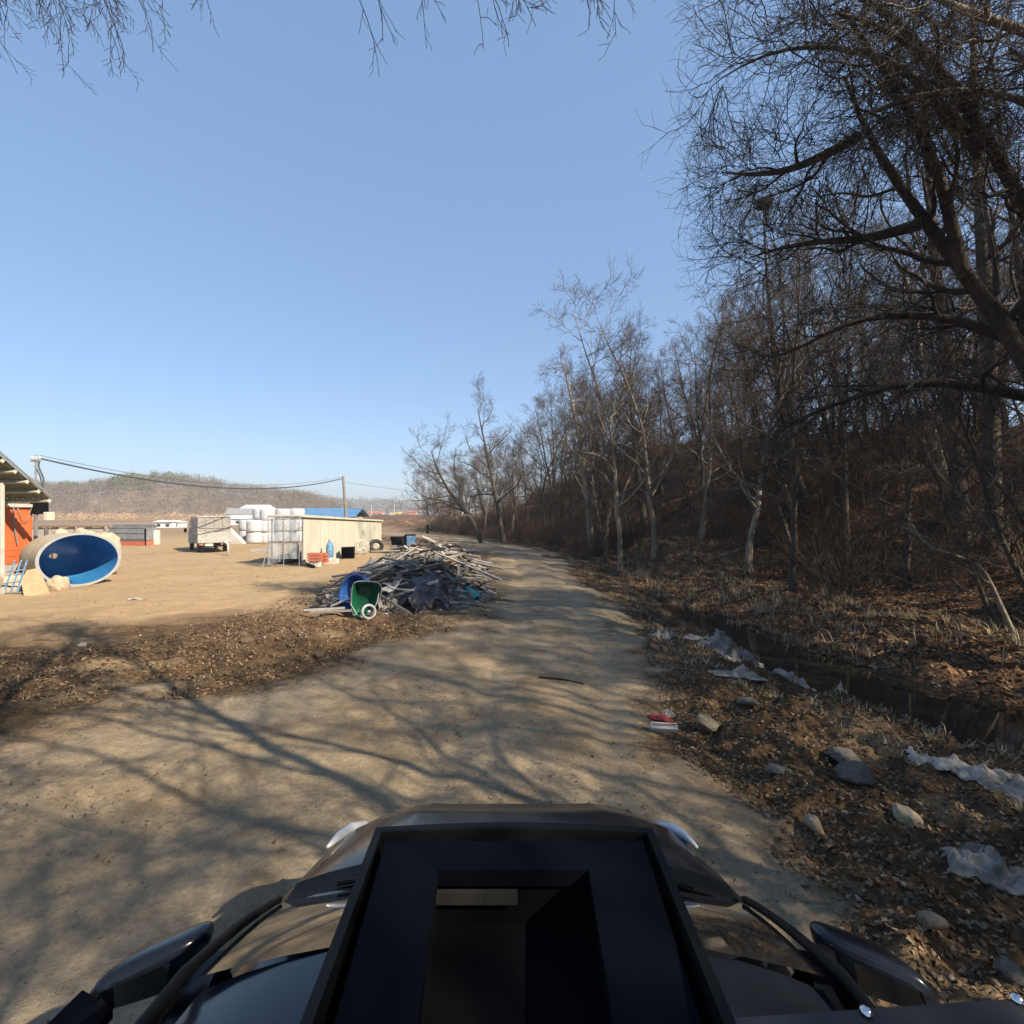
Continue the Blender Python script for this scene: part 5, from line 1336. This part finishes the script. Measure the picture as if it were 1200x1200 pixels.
# cargo truck with caged bed, seen from its rear left corner
M['truck_white'] = pmat('dull_truck_white', (.34, .34, .32), (.26, .26, .24), rough=.55, scale=3, dirt=(.2, .17, .13), bstr=.1)
def truck():
    c = at(250, 648, 30.0)
    h = Vector((-.63, .777, 0)).normalized()
    t = thing('cargo_truck', 'small white truck with a netted cage over its cargo bed, parked on the yard', 'truck', (c[0]-.1, 30.3, zg(c[0], 30.3)), math.atan2(h.y, h.x))
    W = .86   # local x forward from the rear end, y left
    b = MB(); b.box((-.02, 0, .92), (.05, 2*W, .62), bev=.01)
    for y in (-.6, -.25, .1, .45): b.box((-.05, y, .92), (.02, .04, .58))
    b.build('tailgate', M['truck_white'], t)
    for s_ in (-1, 1): b = MB(); b.box((1.4, s_*W, .88), (2.75, .05, .5), bev=.01); [b.box((.3+.55*k, s_*(W+.035), .88), (.05, .02, .5)) for k in range(5)]; b.build('side_board', M['truck_white'], t)
    b = MB(); b.box((1.4, 0, .62), (2.8, 2*W, .08)); b.build('bed', M['galv'], t)
    b = MB()
    for x in (0, .7, 1.4, 2.1, 2.8):
        for s_ in (-1, 1): b.cyl((x, s_*W, .9), (x, s_*W*.97, 2.12), .02, n=6)
        b.cyl((x, -W*.97, 2.12), (x, W*.97, 2.12), .02, n=6)
    for y in (-.45, 0, .45): b.cyl((0, y, .9), (0, y, 2.12), .02, n=6)
    for z in (1.5, 2.12):
        for s_ in (-1, 1): b.cyl((0, s_*W, z), (2.8, s_*W, z), .02, n=6)
        b.cyl((0, -W, z), (0, W, z), .02, n=6)
    b.build('cage_frame', M['truck_white'], t)
    b = MB(); b.grid([[(.04, -W+.03, 1.2), (.04, W-.03, 1.2)], [(.04, -W+.03, 2.10), (.04, W-.03, 2.10)], [(.1, -W+.02, 2.2), (.1, W-.02, 2.2)], [(2.85, -W+.02, 2.2), (2.85, W-.02, 2.2)]])
    for s_ in (-1, 1): b.grid([[(.05, s_*(W-.04), 1.15), (2.8, s_*(W-.04), 1.15)], [(.05, s_*(W-.04), 2.10), (2.8, s_*(W-.04), 2.10)]])
    b.build('net_cover', M['net'], t)
    b = MB(); b.tube([(-.07, W, 1.12), (-.08, 0, 1.32), (-.07, -W, 1.55)], .022, 6); b.build('strap', M['cable'], t)
    # cab
    b = MB(); P = []
    prof = [(2.95, .45), (2.95, 1.85), (3.15, 1.95), (3.95, 1.90), (4.45, 1.15), (4.55, .75), (4.5, .40)]
    v1 = [b.bm.verts.new((x, -.80, z)) for x, z in prof]; v2 = [b.bm.verts.new((x, .80, z)) for x, z in prof]
    b.bm.faces.new(v1); b.bm.faces.new(v2)
    for i in range(len(prof)): b.bm.faces.new((v1[i], v1[(i+1) % 7], v2[(i+1) % 7], v2[i]))
    bmesh.ops.bevel(b.bm, geom=list(b.bm.edges), offset=.04, segments=2, affect='EDGES'); cb = b.build('cab', M['truck_white'], t, True, 50)
    for s_ in (-1, 1):
        b = MB(); b.poly([(3.25, s_*.812, 1.2), (4.25, s_*.812, 1.2), (3.92, s_*.812, 1.78), (3.25, s_*.812, 1.80)]); b.build('door_window', M['glass'], cb)
        b = MB(); b.box((4.35, s_*.98, 1.25), (.06, .16, .26), bev=.02); b.build('mirror', M['plastic'], cb)
        for x in (.75, 3.85):
            wl = MB(); m = Matrix.Translation((x, s_*.68, .29)) @ Matrix.Rotation(math.pi/2, 4, 'X'); wl.lathe([(.02, -.07), (.17, -.08), (.27, -.09), (.29, -.06), (.29, .06), (.27, .09), (.17, .08), (.02, .07)], 20, m); wl.build('wheel', M['rubber'], t, True, 40)
        b = MB(); b.box((-.03, s_*.68, .52), (.04, .22, .1)); b.build('tail_light', M['pink_brick'], t)
    b = MB(); b.poly([(3.985, -.7, 1.87), (3.985, .7, 1.87), (4.465, .7, 1.18), (4.465, -.7, 1.18)]); b.build('windshield', M['glass'], cb)
    b = MB(); b.box((2.2, .32, .48), (4.2, .08, .12)); b.box((2.2, -.32, .48), (4.2, .08, .12)); b.box((.05, 0, .42), (.06, 1.5, .1)); b.build('chassis', M['plastic'], t)
    b = MB(); b.box((-.06, .3, .50), (.02, .40, .14)); b.build('number_plate', M['cream'], t)
truck()
# pale standpipe right of the truck and a tilted white ramp behind
t = thing('standpipe', 'short pale bent pipe standing right of the truck', 'pipe', tuple(onground(267, 651)), 0)
b = MB(); b.tube([(-.30, 0, .72), (-.12, 0, .74), (0, 0, .66), (.02, 0, .4), (.02, 0, 0)], .055, 8); b.build('pipe_body', M['white'], t, True)
t = thing('white_feeder', 'white tapered feed box behind the right side of the truck', 'box', tuple(at(273, 636, 39)), 0)
t.location.z = zg(t.location.x, t.location.y)
b = MB(); b.poly([(-.7, -.3, 0), (.95, -.3, 0), (.6, -.3, .35), (-.35, -.3, 1.25), (-.75, -.3, 1.0)], .6, (0, 1, 0)); b.build('feed_box', M['white'], t)
b = MB(); b.box((-.6, -.33, .95), (.35, .05, .28)); b.build('red_patch', M['pink_brick'], t)

# bales
def bale_mesh():
    b = MB(); n = 28; prof = [(.02, .44), (.45, .445), (.535, .42), (.575, .36), (.585, .12), (.58, -.12), (.585, -.36), (.54, -.42), (.45, -.445), (.02, -.44)]
    b.lathe(prof, n)
    for v in b.bm.verts: v.co.x *= 1+.012*math.sin(v.co.z*31); v.co.y *= 1+.012*math.cos(v.co.z*27)
    return b.mesh('bale', M['bale'], True, 50)
BM_ = bale_mesh()
cols_ = [(298, 39.5, 2, 'leftmost'), (313, 40, 3, 'second from the left'), (331, 40.4, 3, 'third from the left'), (348, 40.8, 3, 'rightmost')]
lay = ['bottom bale', 'middle bale', 'top bale']
for px, Yd, n, side_ in cols_:
    c = at(px, 640, Yd)
    for k in range(n):
        gz = zg(c[0], c[1]); nm = lay[k] if n == 3 else ['bottom bale', 'top bale'][k]
        o = obj('wrapped_bale', BM_, loc=(c[0]+.05*math.sin(k*5+px), c[1]+.05*math.cos(k*3), gz+.44+.885*k), rot=(0, 0, px+k)); tag(o, 'white wrapped round bale, %s of the %s stack' % (nm, side_), 'bale', 'stacked white wrapped bales')
for px, Yd, n in ((289, 41.5, 2), (305, 42, 3), (322, 42.3, 3), (340, 42.6, 3)):
    c = at(px, 640, Yd)
    for k in range(n):
        o = obj('wrapped_bale', BM_, loc=(c[0], c[1], zg(c[0], c[1])+.44+.885*k), rot=(0, 0, px+k)); tag(o, 'white wrapped bale in the shaded back row of the stacks', 'bale', 'bales of the back row')

# long cream shed
def shed():
    t = thing('cream_shed', 'long low cream panel shed with a single pitch roof', 'shed', (-9.2, 22.5, 0), 0)
    z0, z1 = 2.22, 1.78; L_ = 13.6; Wd = 1.4
    def body(x0, x1, y0, y1, zt0, zt1, zb=-.5):
        b = MB(); v = [b.bm.verts.new(p) for p in [(x0, y0, zb), (x1, y0, zb), (x1, y1, zb), (x0, y1, zb), (x0, y0, zt0), (x1, y0, zt0), (x1, y1, zt1), (x0, y1, zt1)]]
        for f in ((0, 1, 2, 3), (4, 5, 6, 7), (0, 1, 5, 4), (1, 2, 6, 5), (2, 3, 7, 6), (3, 0, 4, 7)): b.bm.faces.new([v[i] for i in f])
        return b
    body(-.07, 0, .05, L_, z0-.05, z1-.05).build('wall', M['cream'], t); body(-Wd, -.075, L_-.08, L_, z1-.05, z1-.05).build('wall', M['cream'], t)
    for yy in (.1, 4.5, 9):
        p = MB(); p.box((-Wd, yy, 1.0), (.05, .05, 2.2)); p.build('post', M['galv'], t)
    b = body(-Wd-.1, .10, -.06, L_+.1, z0+.06, z1+.06, 0)
    for v in b.bm.verts:
        if v.co.z < .01: v.co.z = (z0 if v.co.y < 1 else z1)-.045
    b.build('roof', M['cream'], t)
    for i in range(1, 13):
        p = MB(); y = i*L_/13; zt = z0+(z1-z0)*i/13-.06; p.box((.004, y, zt/2-.1), (.006, .02, zt+.2)); p.build('panel_joint', M['concrete'], t)
    p = MB(); p.box((-.02, .03, 1.05), (.06, .05, 2.2)); p.build('corner_trim', M['galv'], t)
shed()
# plastic screened pen at the near end
def pen():
    t = thing('plastic_screen', 'clear plastic screen on a thin frame at the near end of the cream shed', 'screen', (-10.65, 22.4, 0), 0)
    b = MB(); n = 20
    b.grid([[(1.38*i/n, .018*math.sin(i*1.1+z*2), z) for i in range(n+1)] for z in np.linspace(.35, 2.18, 8)])
    b.build('plastic_sheet', M['sheet'], t, True)
    b = MB()
    for x in (0, .68, 1.36): b.cyl((x, -.05, 0), (x, -.05, 2.22), .018, n=6)
    for z in (1.12, 2.2): b.cyl((0, -.05, z), (1.4, -.05, z), .018, n=6)
    b.cyl((0, -.05, .9), (-.12, -.3, .0), .02, n=6)
    b.build('pen_frame', M['galv'], t)
    b = MB(); b.grid([[(0, 3.0*i/8, z) for i in range(9)] for z in (.1, 2.1)]); b.build('plastic_side', M['sheet'], t)
pen()
o = crumple('black_sheeting', 'black sheeting bundled inside the plastic screen near the shed corner', 'black sheet', 347, 658, (.22, .3), 'black_sheet', 41, 1.0, 0)
o = crumple('dark_tarp', 'dark tarp lying on the earth at the foot of the screen', 'tarp', 332, 660, (.45, .25), 'black_sheet', 42, .22, 0)
M['olive'] = pmat('olive_bag', (.17, .17, .05), (.12, .12, .04), bstr=.5)
crumple('olive_bag', 'olive green bag inside the plastic screen', 'bag', 340, 657, (.25, .2), 'olive', 43, .45, 0)
c = onground(308, 646); t = thing('concrete_slab', 'low pale slab left of the plastic screen', 'slab', (c[0], c[1]-.3, c[2]), .02); b = MB(); b.box((0, 0, .06), (.9, .5, .16), bev=.02); b.build('slab_body', M['concrete'], t)
# things along the cream wall
def on_wall(px, dx=.35):
    """a point on the yard beside the cream wall seen at column px"""
    x = -9.2+dx; y = -x*600/(600-px); return x, y, zg(x, y)
def small(name, label, cat, px, dx, fn, rz=0):
    x, y, z = on_wall(px, dx); t = thing(name, label, cat, (x, y, z-.01), rz); fn(t)
def crate(mat, s=(.45, .35, .3), z=.0, slats=True):
    def f(t):
        b = MB(); w_, d, h = s
        b.box((0, 0, z+.03), (w_, d, .03))
        for k in range(3):
            zz = z+h*(k+.5)/3
            for sy in (-1, 1): b.box((0, sy*d/2, zz), (w_, .02, h/3-.03))
            for sx in (-1, 1): b.box((sx*w_/2, 0, zz), (.02, d, h/3-.03))
        b.box((0, 0, z+h*.5), (w_*.8, d*.8, h*.7)); b.build('slats', M[mat], t)
    return f
def block(mat, s):
    def f(t): b = MB(); b.box((0, 0, s[2]/2), s, bev=.02); b.build('block_body', M[mat], t)
    return f
small('block', 'white block under the left orange crate by the wall', 'block', 369.5, .6, block('white', (.42, .4, .26)))
small('block', 'white block under the blue jug by the wall', 'block', 388, .75, block('white', (.62, .4, .24)))
small('crate', 'orange crate by the cream wall, left one of two', 'crate', 369, .6, crate('pink_brick', (.5, .4, .38), .25))
small('crate', 'orange crate by the cream wall, right one of two', 'crate', 378.5, .7, crate('pink_brick', (.36, .4, .46), .10))
def jug(t): b = MB(); b.lathe([(.01, .24), (.15, .24), (.17, .3), (.17, .78), (.12, .92), (.06, .97), (.06, 1.05), (.01, 1.05)], 18); b.build('jug_body', M['sky_blue'], t, True, 50); b = MB(); b.cyl((0, 0, 1.05), (0, 0, 1.12), .07, n=12); b.build('cap', M['white'], t)
small('blue_jug', 'blue plastic jug standing on a white block at the wall', 'jug', 386.5, .55, jug)
def openbox(t):
    b = MB(); [b.box(p, d) for p, d in (((0, .3, .3), (.6, .03, .6)), ((-.3, 0, .3), (.03, .6, .6)), ((.3, 0, .3), (.03, .6, .6)), ((0, 0, .6), (.63, .63, .03)), ((0, 0, .02), (.6, .6, .03)))]; b.build('box_body', M['plastic'], t)
small('open_box', 'black open fronted box against the cream wall', 'box', 408, .6, openbox, .2)
def wireball(t):
    b = MB()
    for k in range(7):
        a = k*math.pi/7; b.tube([(.42*math.cos(q)*math.cos(a), .42*math.cos(q)*math.sin(a), .42+.42*math.sin(q)) for q in np.linspace(0, 2*math.pi, 17)], .016, 4)
    for z in (-.25, 0, .25): r_ = math.sqrt(.42**2-z*z); b.tube([(r_*math.cos(q), r_*math.sin(q), .42+z) for q in np.linspace(0, 2*math.pi, 17)], .016, 4)
    b.build('wires', M['white'], t)
small('wire_cage', 'round white wire cage by the far part of the cream wall', 'cage', 424, .7, wireball)
def tyre(t): b = MB(); m = Matrix.Translation((0, 0, .3)) @ Euler((R(70), 0, R(30))).to_matrix().to_4x4(); b.lathe([(.33+.12*math.cos(a), .12*math.sin(a)) for a in np.linspace(0, 2*math.pi, 13)], 28, m); b.build('tyre_body', M['rubber'], t, True)
small('old_tyre', 'black tyre leaning at the far end of the cream wall', 'tyre', 441, .9, tyre)
small('scraper', 'small dark metal scraper beside the white blocks at the shed corner', 'scraper', 364, .5, lambda t: (MB().box((0, 0, .1), (.4, .12, .12), rot=(0, .4, 0), bev=.02).build('blade', M['plastic'], t), MB().cyl((.1, 0, .15), (.35, 0, .42), .02, n=6).build('handle', M['wood'], t)))
# blue roofed shed behind
def blue_shed():
    t = thing('blue_roof_shed', 'low shed with a bright blue roof behind the cream shed', 'shed', (-17.6, 42, zg(-15, 42)-.28), R(2))
    b = MB(); b.box((2.2, 2, 1.1), (4.4, 4, 2.3)); b.build('walls', M['white'], t)
    b = MB(); b.poly([(-.3, -.4, 2.25), (4.8, -.4, 2.25), (4.8, 2, 2.95), (-.3, 2, 2.95)], .06, (0, 0, 1)); b.poly([(-.3, 2.0, 2.955), (4.8, 2.0, 2.955), (4.8, 4.4, 2.25), (-.3, 4.4, 2.25)], .06, (0, 0, 1))
    b.build('roof', M['sky_blue'], t)
blue_shed()
# open crates beyond the pile
t = thing('blue_cabinet', 'light blue cabinet with dark edge standing behind the scrap pile', 'cabinet', (-5.95, 29.6, zg(-5.95, 29.6)), 0)
b = MB(); b.box((.12, 0, .55), (.42, .5, 1.1), bev=.02); b.build('door', M['sky_blue'], t)
b = MB(); b.box((-.15, 0, .57), (.14, .52, 1.16)); b.box((.12, 0, 1.13), (.5, .54, .05)); b.build('cabinet_frame', M['plastic'], t)
t = thing('open_crate', 'open grey crate left of the blue cabinet behind the pile', 'crate', (-6.7, 30, zg(-6.7, 30)), 0)
b = MB(); [b.box(p, d) for p, d in (((0, .3, .5), (.75, .03, 1.0)), ((-.36, 0, .5), (.06, .6, 1.05)), ((.36, 0, .5), (.06, .6, 1.05)), ((0, -.1, 1.04), (.85, .8, .05)), ((0, -.27, .25), (.7, .03, .5)))]; b.build('crate_body', M['wood'], t)
b = MB(); b.box((0, 0, .62), (.5, .3, .2)); b.build('dark_load', M['plastic'], t)

# ------------------------------------------------------------------ poles and cables
def pole(label, base, top, r, mat='wood', arm=None):
    t = thing('utility_pole', label, 'pole', tuple(base)); d = Vector(top)-Vector(base)
    b = MB(); b.cyl((0, 0, 0), tuple(d), r, r*.7, 10); b.build('shaft', M[mat], t, True, 60)
    if arm:
        b = MB(); b.box(tuple(d*.95), (arm, .08, .08)); b.build('crossarm', M['galv'], t)
        for s_ in (-1, 0, 1): b = MB(); b.lathe([(.01, .14), (.04, .12), (.05, .06), (.03, 0)], 10, Matrix.Translation(d*.95+Vector((s_*arm*.42, 0, .04)))); b.build('insulator', M['white'], t)
    return t
p1 = at(42, 533, 20); pb_ = (p1[0], p1[1], zg(p1[0], p1[1])); pole('thin metal service pole rising behind the shed roof', pb_, tuple(p1), .045, 'galv', .35)
p2 = at(402, 558, 38); pb2 = at(408, 640, 38); pb2[2] = zg(pb2[0], pb2[1]); pole('old wooden pole leaning left behind the cream shed', tuple(pb2), tuple(p2), .13, 'wood', None)
def cable(label, a, c, sag, r, n=24):
    a = np.array(a); c = np.array(c); b = MB(); b.tube([tuple(a+(c-a)*f-np.array([0, 0, sag*4*f*(1-f)])) for f in np.linspace(0, 1, n)], r, 5); o = b.build('power_cable', M['cable'], None, True); tag(o, label, 'cable')
a_ = at(46, 537, 20); c_ = at(400, 561, 38); cable('thick black cable sagging from the shed pole to the leaning pole', a_, c_, .95, .035)
cable('thin wire just above the thick sagging cable', a_+np.array([0, 0, .12]), c_+np.array([0, 0, .12]), .85, .010)
b = MB(); a0 = at(47, 537, 20); P = [at(47, 537, 20), at(44, 545, 20), at(49, 555, 20), at(52, 563, 20), at(50, 570, 19.8), at(47, 574, 19.5)]
b.tube([tuple(v) for v in spline(P, 16)], .03, 6); b.tube([tuple(v) for v in spline([at(41, 546, 20), at(44, 551, 20), at(48, 560, 20), at(49, 570, 19.8)], 10)], .025, 6)
o = b.build('service_loop', M['cable'], None, True); tag(o, 'drooping loop of cable hanging from the service pole at the shed', 'cable')
cable('faint wire running right from the leaning pole to the far poles', at(402, 565, 38), at(700, 584, 160), 1.5, .012)
for i, (px, pt, Yd, lab) in enumerate([(493, 583, 260, 'slim pole in the field right of centre of the far village'), (462, 590, 300, 'white lamp mast left of the yellow house in the far village'), (435, 591, 280, 'pale mast above the pink roofed house far away'),
                                 (417, 594, 300, 'left one of two pale masts beside the leaning pole'), (421, 594, 300, 'right one of two pale masts beside the leaning pole'), (513, 592, 260, 'blue white mast right of the orange house far away'), (541, 585, 200, 'far pole nearest to the leaning trees at the bend')]):
    tp = at(px, pt, Yd); pole(lab, (tp[0], tp[1], -2.2), tuple(tp), .28, 'white')

# ------------------------------------------------------------------ far hills, woods and village
M['farmat'] = M['vc']
def puffs(name, label, n, ptfn, hrange, cols, seed, leaf=.9, per=26, wid=.36):
    rs_ = np.random.RandomState(seed); x, y, z = ptfn(rs_, n); n = len(x); h = rs_.uniform(hrange[0], hrange[1], n)
    m = n*per; i = np.repeat(np.arange(n), per)
    u = norm(rs_.normal(size=(m, 3)))*rs_.rand(m, 1)**.4
    c = np.stack([x[i]+u[:, 0]*h[i]*wid, y[i]+u[:, 1]*h[i]*wid, z[i]+h[i]*(.62+u[:, 2]*.42)], 1)
    s = leaf*rs_.uniform(.5, 1.3, m)*h[i]/8
    A = norm(rs_.normal(size=(m, 3))); Bv = norm(np.cross(A, rs_.normal(size=(m, 3))))
    V_ = np.stack([c+A*s[:, None], c-A*s[:, None]*.5+Bv*s[:, None]*.8, c-A*s[:, None]*.5-Bv*s[:, None]*.8], 1).reshape(-1, 3)
    F_ = np.arange(m*3).reshape(-1, 3)
    cols = np.array(cols); tc = cols[rs_.randint(len(cols), size=n)]*rs_.uniform(.8, 1.2, (n, 1)); cc = tc[i]*rs_.uniform(.85, 1.15, (m, 1))
    o = obj(name, npmesh(name, V_, F_, M['vc'], False, {'col': np.repeat(np.concatenate([cc, np.ones((m, 1))], 1), 3, 0)})); tag(o, label, None, None, 'stuff')
def hill(name, label, prof, Yd, depth, mat, base=-2.5, back=1.0):
    """prof: photo columns and heights of the ridge at distance Yd"""
    px = np.array([p[0] for p in prof], float); py = np.array([p[1] for p in prof], float)
    n = 160; xs = np.linspace((px[0]-600)/600*Yd, (px[-1]-600)/600*Yd, n)
    top = np.interp(xs/Yd*600+600, px, CAMZ+(600-py)/600*Yd)
    K = 16; rows = []
    for k in range(K+1):
        f = k/K; g = math.sin(min(f*1.5, 1)*math.pi/2) if f < .667 else math.cos((f-.667)/.333*math.pi/2)
        yy = Yd-depth*.667+f*depth
        zz = base+(top-base)*g+fbm(xs*.02, np.full(n, yy*.02), 3)*3*g*(Yd/300)
        rows.append(np.stack([xs, np.full(n, yy)+fbm(xs*.01, xs*0, 3)*20, zz], 1))
    P = np.stack(rows, 0); I = np.arange(P.shape[0]*n).reshape(P.shape[0], n); Q_ = np.stack([I[:-1, :-1], I[:-1, 1:], I[1:, 1:], I[1:, :-1]], -1).reshape(-1, 4)
    o = obj(name, npmesh(name, P.reshape(-1, 3), Q_, mat, True)); tag(o, label, None, None, 'structure'); return P
M['hillsoil'] = pmat('far_hill_floor', (.20, .14, .10), (.26, .19, .13), rough=.95, scale=.05, bstr=0)
prof1 = [(-260, 590), (-120, 578), (0, 577), (60, 579), (100, 580), (140, 578), (190, 572), (240, 574), (280, 579), (330, 583), (370, 589), (395, 598), (415, 606)]
H1 = hill('hill', 'low wooded hill behind the yard at left', prof1, 300, 120, M['hillsoil'])
def on_hill(P, kmax, xr=None):
    def f(rs_, n):
        i = rs_.uniform(0, kmax, n); j = rs_.uniform(0, P.shape[1]-1.01, n); i0 = i.astype(int); j0 = j.astype(int); p = P[i0, j0]*(1-(i-i0))[:, None]+P[np.minimum(i0+1, P.shape[0]-1), j0]*(i-i0)[:, None]
        p = p+(P[i0, j0+1]-P[i0, j0])*(j-j0)[:, None]
        k = np.ones(n, bool) if xr is None else xr(p, rs_)
        p = p[k]; return p[:, 0], p[:, 1], p[:, 2]
    return f
grey_brown = [(.15, .122, .098), (.19, .155, .122), (.12, .10, .082), (.17, .13, .095)]
pine = [(.085, .105, .04), (.12, .13, .055), (.07, .09, .035), (.15, .145, .07)]
puffs('far_wood', 'grey brown leafless wood on the low hill', 6500, on_hill(H1, 13), (5, 9.0), grey_brown, 201, per=72, leaf=.22)
puffs('far_pines', 'green pines along the top of the low hill', 1500, on_hill(H1, 14, lambda p, r: (p[:, 2] > 10+4*fbm(p[:, 0]*.03, p[:, 1]*.03, 2))&(fbm(p[:, 0]*.02+5, p[:, 1]*.02, 3) > -.16)), (6, 9.5), pine, 202, per=110, leaf=.42)
puffs('far_pines', 'green pines on the right end of the low hill', 330, on_hill(H1, 14, lambda p, r: (p[:, 0] > -165)&(p[:, 2] > 4)), (5, 8), pine, 203, per=110, leaf=.42)
prof2 = [(300, 590), (400, 592), (430, 593), (470, 595), (520, 597), (560, 596), (600, 592), (660, 588), (760, 586), (900, 590)]
H2 = hill('far_hill', 'distant bluish wooded ridge at the centre', prof2, 900, 260, M['hillsoil'], -3)
puffs('distant_wood', 'leafless wood on the distant ridge', 3600, on_hill(H2, 13), (9, 15), [(.17, .15, .13), (.20, .17, .15), (.12, .13, .09)], 204, per=26, leaf=.7)
# scrub and reddish bank at the hill's foot
def foot_pts(rs_, n): x = rs_.uniform(-240, -60, n); y = rs_.uniform(170, 225, n)-x*.05; return x, y, np.full(n, -1.3)
puffs('field_scrub', 'tan and reddish scrub at the foot of the low hill', 900, foot_pts, (1.5, 3.6), [(.38, .24, .14), (.30, .21, .13), (.26, .17, .12), (.42, .32, .2)], 205, per=70, leaf=.5, wid=.7)
def mid_pts(rs_, n): x = rs_.uniform(-60, -22, n); y = rs_.uniform(118, 140, n)*1.0; return x, y, np.full(n, -1.3)
puffs('field_scrub', 'low olive brown scrub in the field before the village', 120, mid_pts, (1, 2.0), [(.20, .17, .10), (.26, .2, .13)], 206, per=36, leaf=.7, wid=.9)
def mid2(rs_, n): x = rs_.uniform(-22, 2, n); y = rs_.uniform(75, 130, n); return x, y, zground(x, y)
puffs('field_scrub', 'reddish brown thicket beyond the bend of the track', 110, mid2, (.7, 1.7), [(.24, .155, .10), (.30, .2, .13), (.18, .125, .09)], 207, per=60, leaf=.5, wid=.8)
wallm = {k: pmat('house_'+k, c, rough=.7, scale=.5, bstr=0) for k, c in (('white', (.78, .77, .74)), ('yellow', (.70, .48, .14)), ('orange', (.62, .27, .12)), ('pink', (.66, .42, .36)), ('grey', (.42, .42, .43)), ('bluegrey', (.36, .42, .50)))}
roofm = {k: pmat('roof_'+k, c, rough=.7, bstr=0) for k, c in (('red', (.42, .13, .09)), ('grey', (.24, .24, .25)), ('blue', (.18, .30, .46)), ('pale', (.66, .64, .60)))}
def house(label, px, py, Yd, w_, h, d, wall, roof, rh=1.2, rz=0, base=None):
    c = at(px, py, Yd); z = base if base is not None else -1.6
    t = thing('house', label, 'house', (c[0], Yd, z), rz)
    hh = c[2]-z+h
    b = MB(); b.box((0, 0, hh/2), (w_, d, hh)); b.build('wall', wallm[wall], t)
    b = MB(); e = .35
    v = [b.bm.verts.new(p) for p in [(-w_/2-e, -d/2-e, hh), (w_/2+e, -d/2-e, hh), (w_/2+e, d/2+e, hh), (-w_/2-e, d/2+e, hh), (-w_/2-e, 0, hh+rh), (w_/2+e, 0, hh+rh)]]
    for f in ((0, 1, 5, 4), (2, 3, 4, 5), (0, 4, 3), (1, 2, 5), (0, 3, 2, 1)): b.bm.faces.new([v[i] for i in f])
    b.build('roof', roofm[roof], t)
    nwin = max(2, int(w_/3))
    for i in range(nwin):
        b = MB(); b.box((-w_/2+(i+.5)*w_/nwin, -d/2-.02, hh*.55), (w_/nwin*.4, .06, min(1.2, hh*.35))); b.build('window', M['glass'], t)
house('white house with a slanted roof left behind the bales', 286, 606, 150, 8, .8, 7, 'white', 'grey', 1.8, .3)
house('white two storey house just left of the bales, nearest them', 302, 602, 155, 7.5, 1.2, 7, 'white', 'pale', 1.5, -.2)
house('small white house low at the left end of the white houses', 279, 609, 145, 5, .3, 5, 'white', 'pale', .5)
house('small white hut at the hill foot far left of the truck', 198, 613, 120, 4, .3, 4, 'white', 'pale', .4)
house('tiny white hut right of the hut at the hill foot', 208, 613, 121, 2.6, .2, 3, 'white', 'pale', .3)
house('pink roofed white house in the far village, leftmost', 440, 603, 330, 9, .8, 8, 'white', 'red', 1.2)
house('long white shed right of the pink roofed house in the far village', 452, 605, 330, 9, .8, 8, 'white', 'pale', .8)
house('yellow house in the far village', 464, 602, 340, 6, 1.5, 8, 'yellow', 'grey', .8)
house('low pinkish house right of the yellow house', 472, 605, 345, 9, .5, 8, 'pink', 'red', 1.0)
house('orange house in the middle of the far village', 484, 603, 330, 5, 1.4, 8, 'orange', 'red', 1.0)
house('long pale blue grey hall right of the orange house', 507, 605, 330, 20, .8, 12, 'bluegrey', 'blue', .8)
house('white house on the rise behind the hall', 524, 600, 500, 9, 1, 9, 'white', 'red', 2)
house('small white house partly behind the leaning trees at the bend', 546, 601, 420, 8, 1, 8, 'white', 'grey', 1.6)
house('white shed between the pale masts', 428, 605, 340, 6, .3, 8, 'white', 'pale', .6)
house('small white shed right beside the blue roofed shed', 415, 604, 300, 4, .2, 5, 'white', 'pale', .4)
# lone bare trees in the field
for i, (px, py, Yd, s, lab) in enumerate([(457, 617, 170, .62, 'lone bare tree in the field left of the yellow house'), (498, 612, 240, .5, 'small distant bare tree standing before the orange house'), (535, 606, 230, .6, 'distant bare tree before the ridge left of the leaning trees')]):
    c = at(px, py, Yd); copy_tree(first[2], (c[0], c[1], -1.5), i*2.1, (s, s), lab, None)
t = thing('field_post', 'dark short post standing in the straw field beyond the pile', 'post', tuple(at(501, 626, 60)), 0); t.location.z = zg(t.location.x, t.location.y)
b = MB(); b.cyl((0, 0, 0), (0, 0, .9), .16, .14, 10); b.lathe([(.01, 1.05), (.10, 1.0), (.17, .9)], 10); b.build('post_body', M['plastic'], t)

# ------------------------------------------------------------------ haze: real air between the camera and the far hills
hz = MB(); hz.box((0, 950, 15), (4000, 2200, 96)); m = bpy.data.materials.new('air'); m.use_nodes = True; nt = m.node_tree; nt.nodes.clear()
out = nt.nodes.new('ShaderNodeOutputMaterial'); pv = nt.nodes.new('ShaderNodeVolumePrincipled'); pv.inputs['Color'].default_value = (.86, .90, .96, 1); pv.inputs['Density'].default_value = .0007; pv.inputs['Anisotropy'].default_value = .2
nt.links.new(pv.outputs[0], out.inputs['Volume'])
o = hz.build('haze', m); tag(o, 'thin pale winter haze over the fields', None, None, 'stuff')
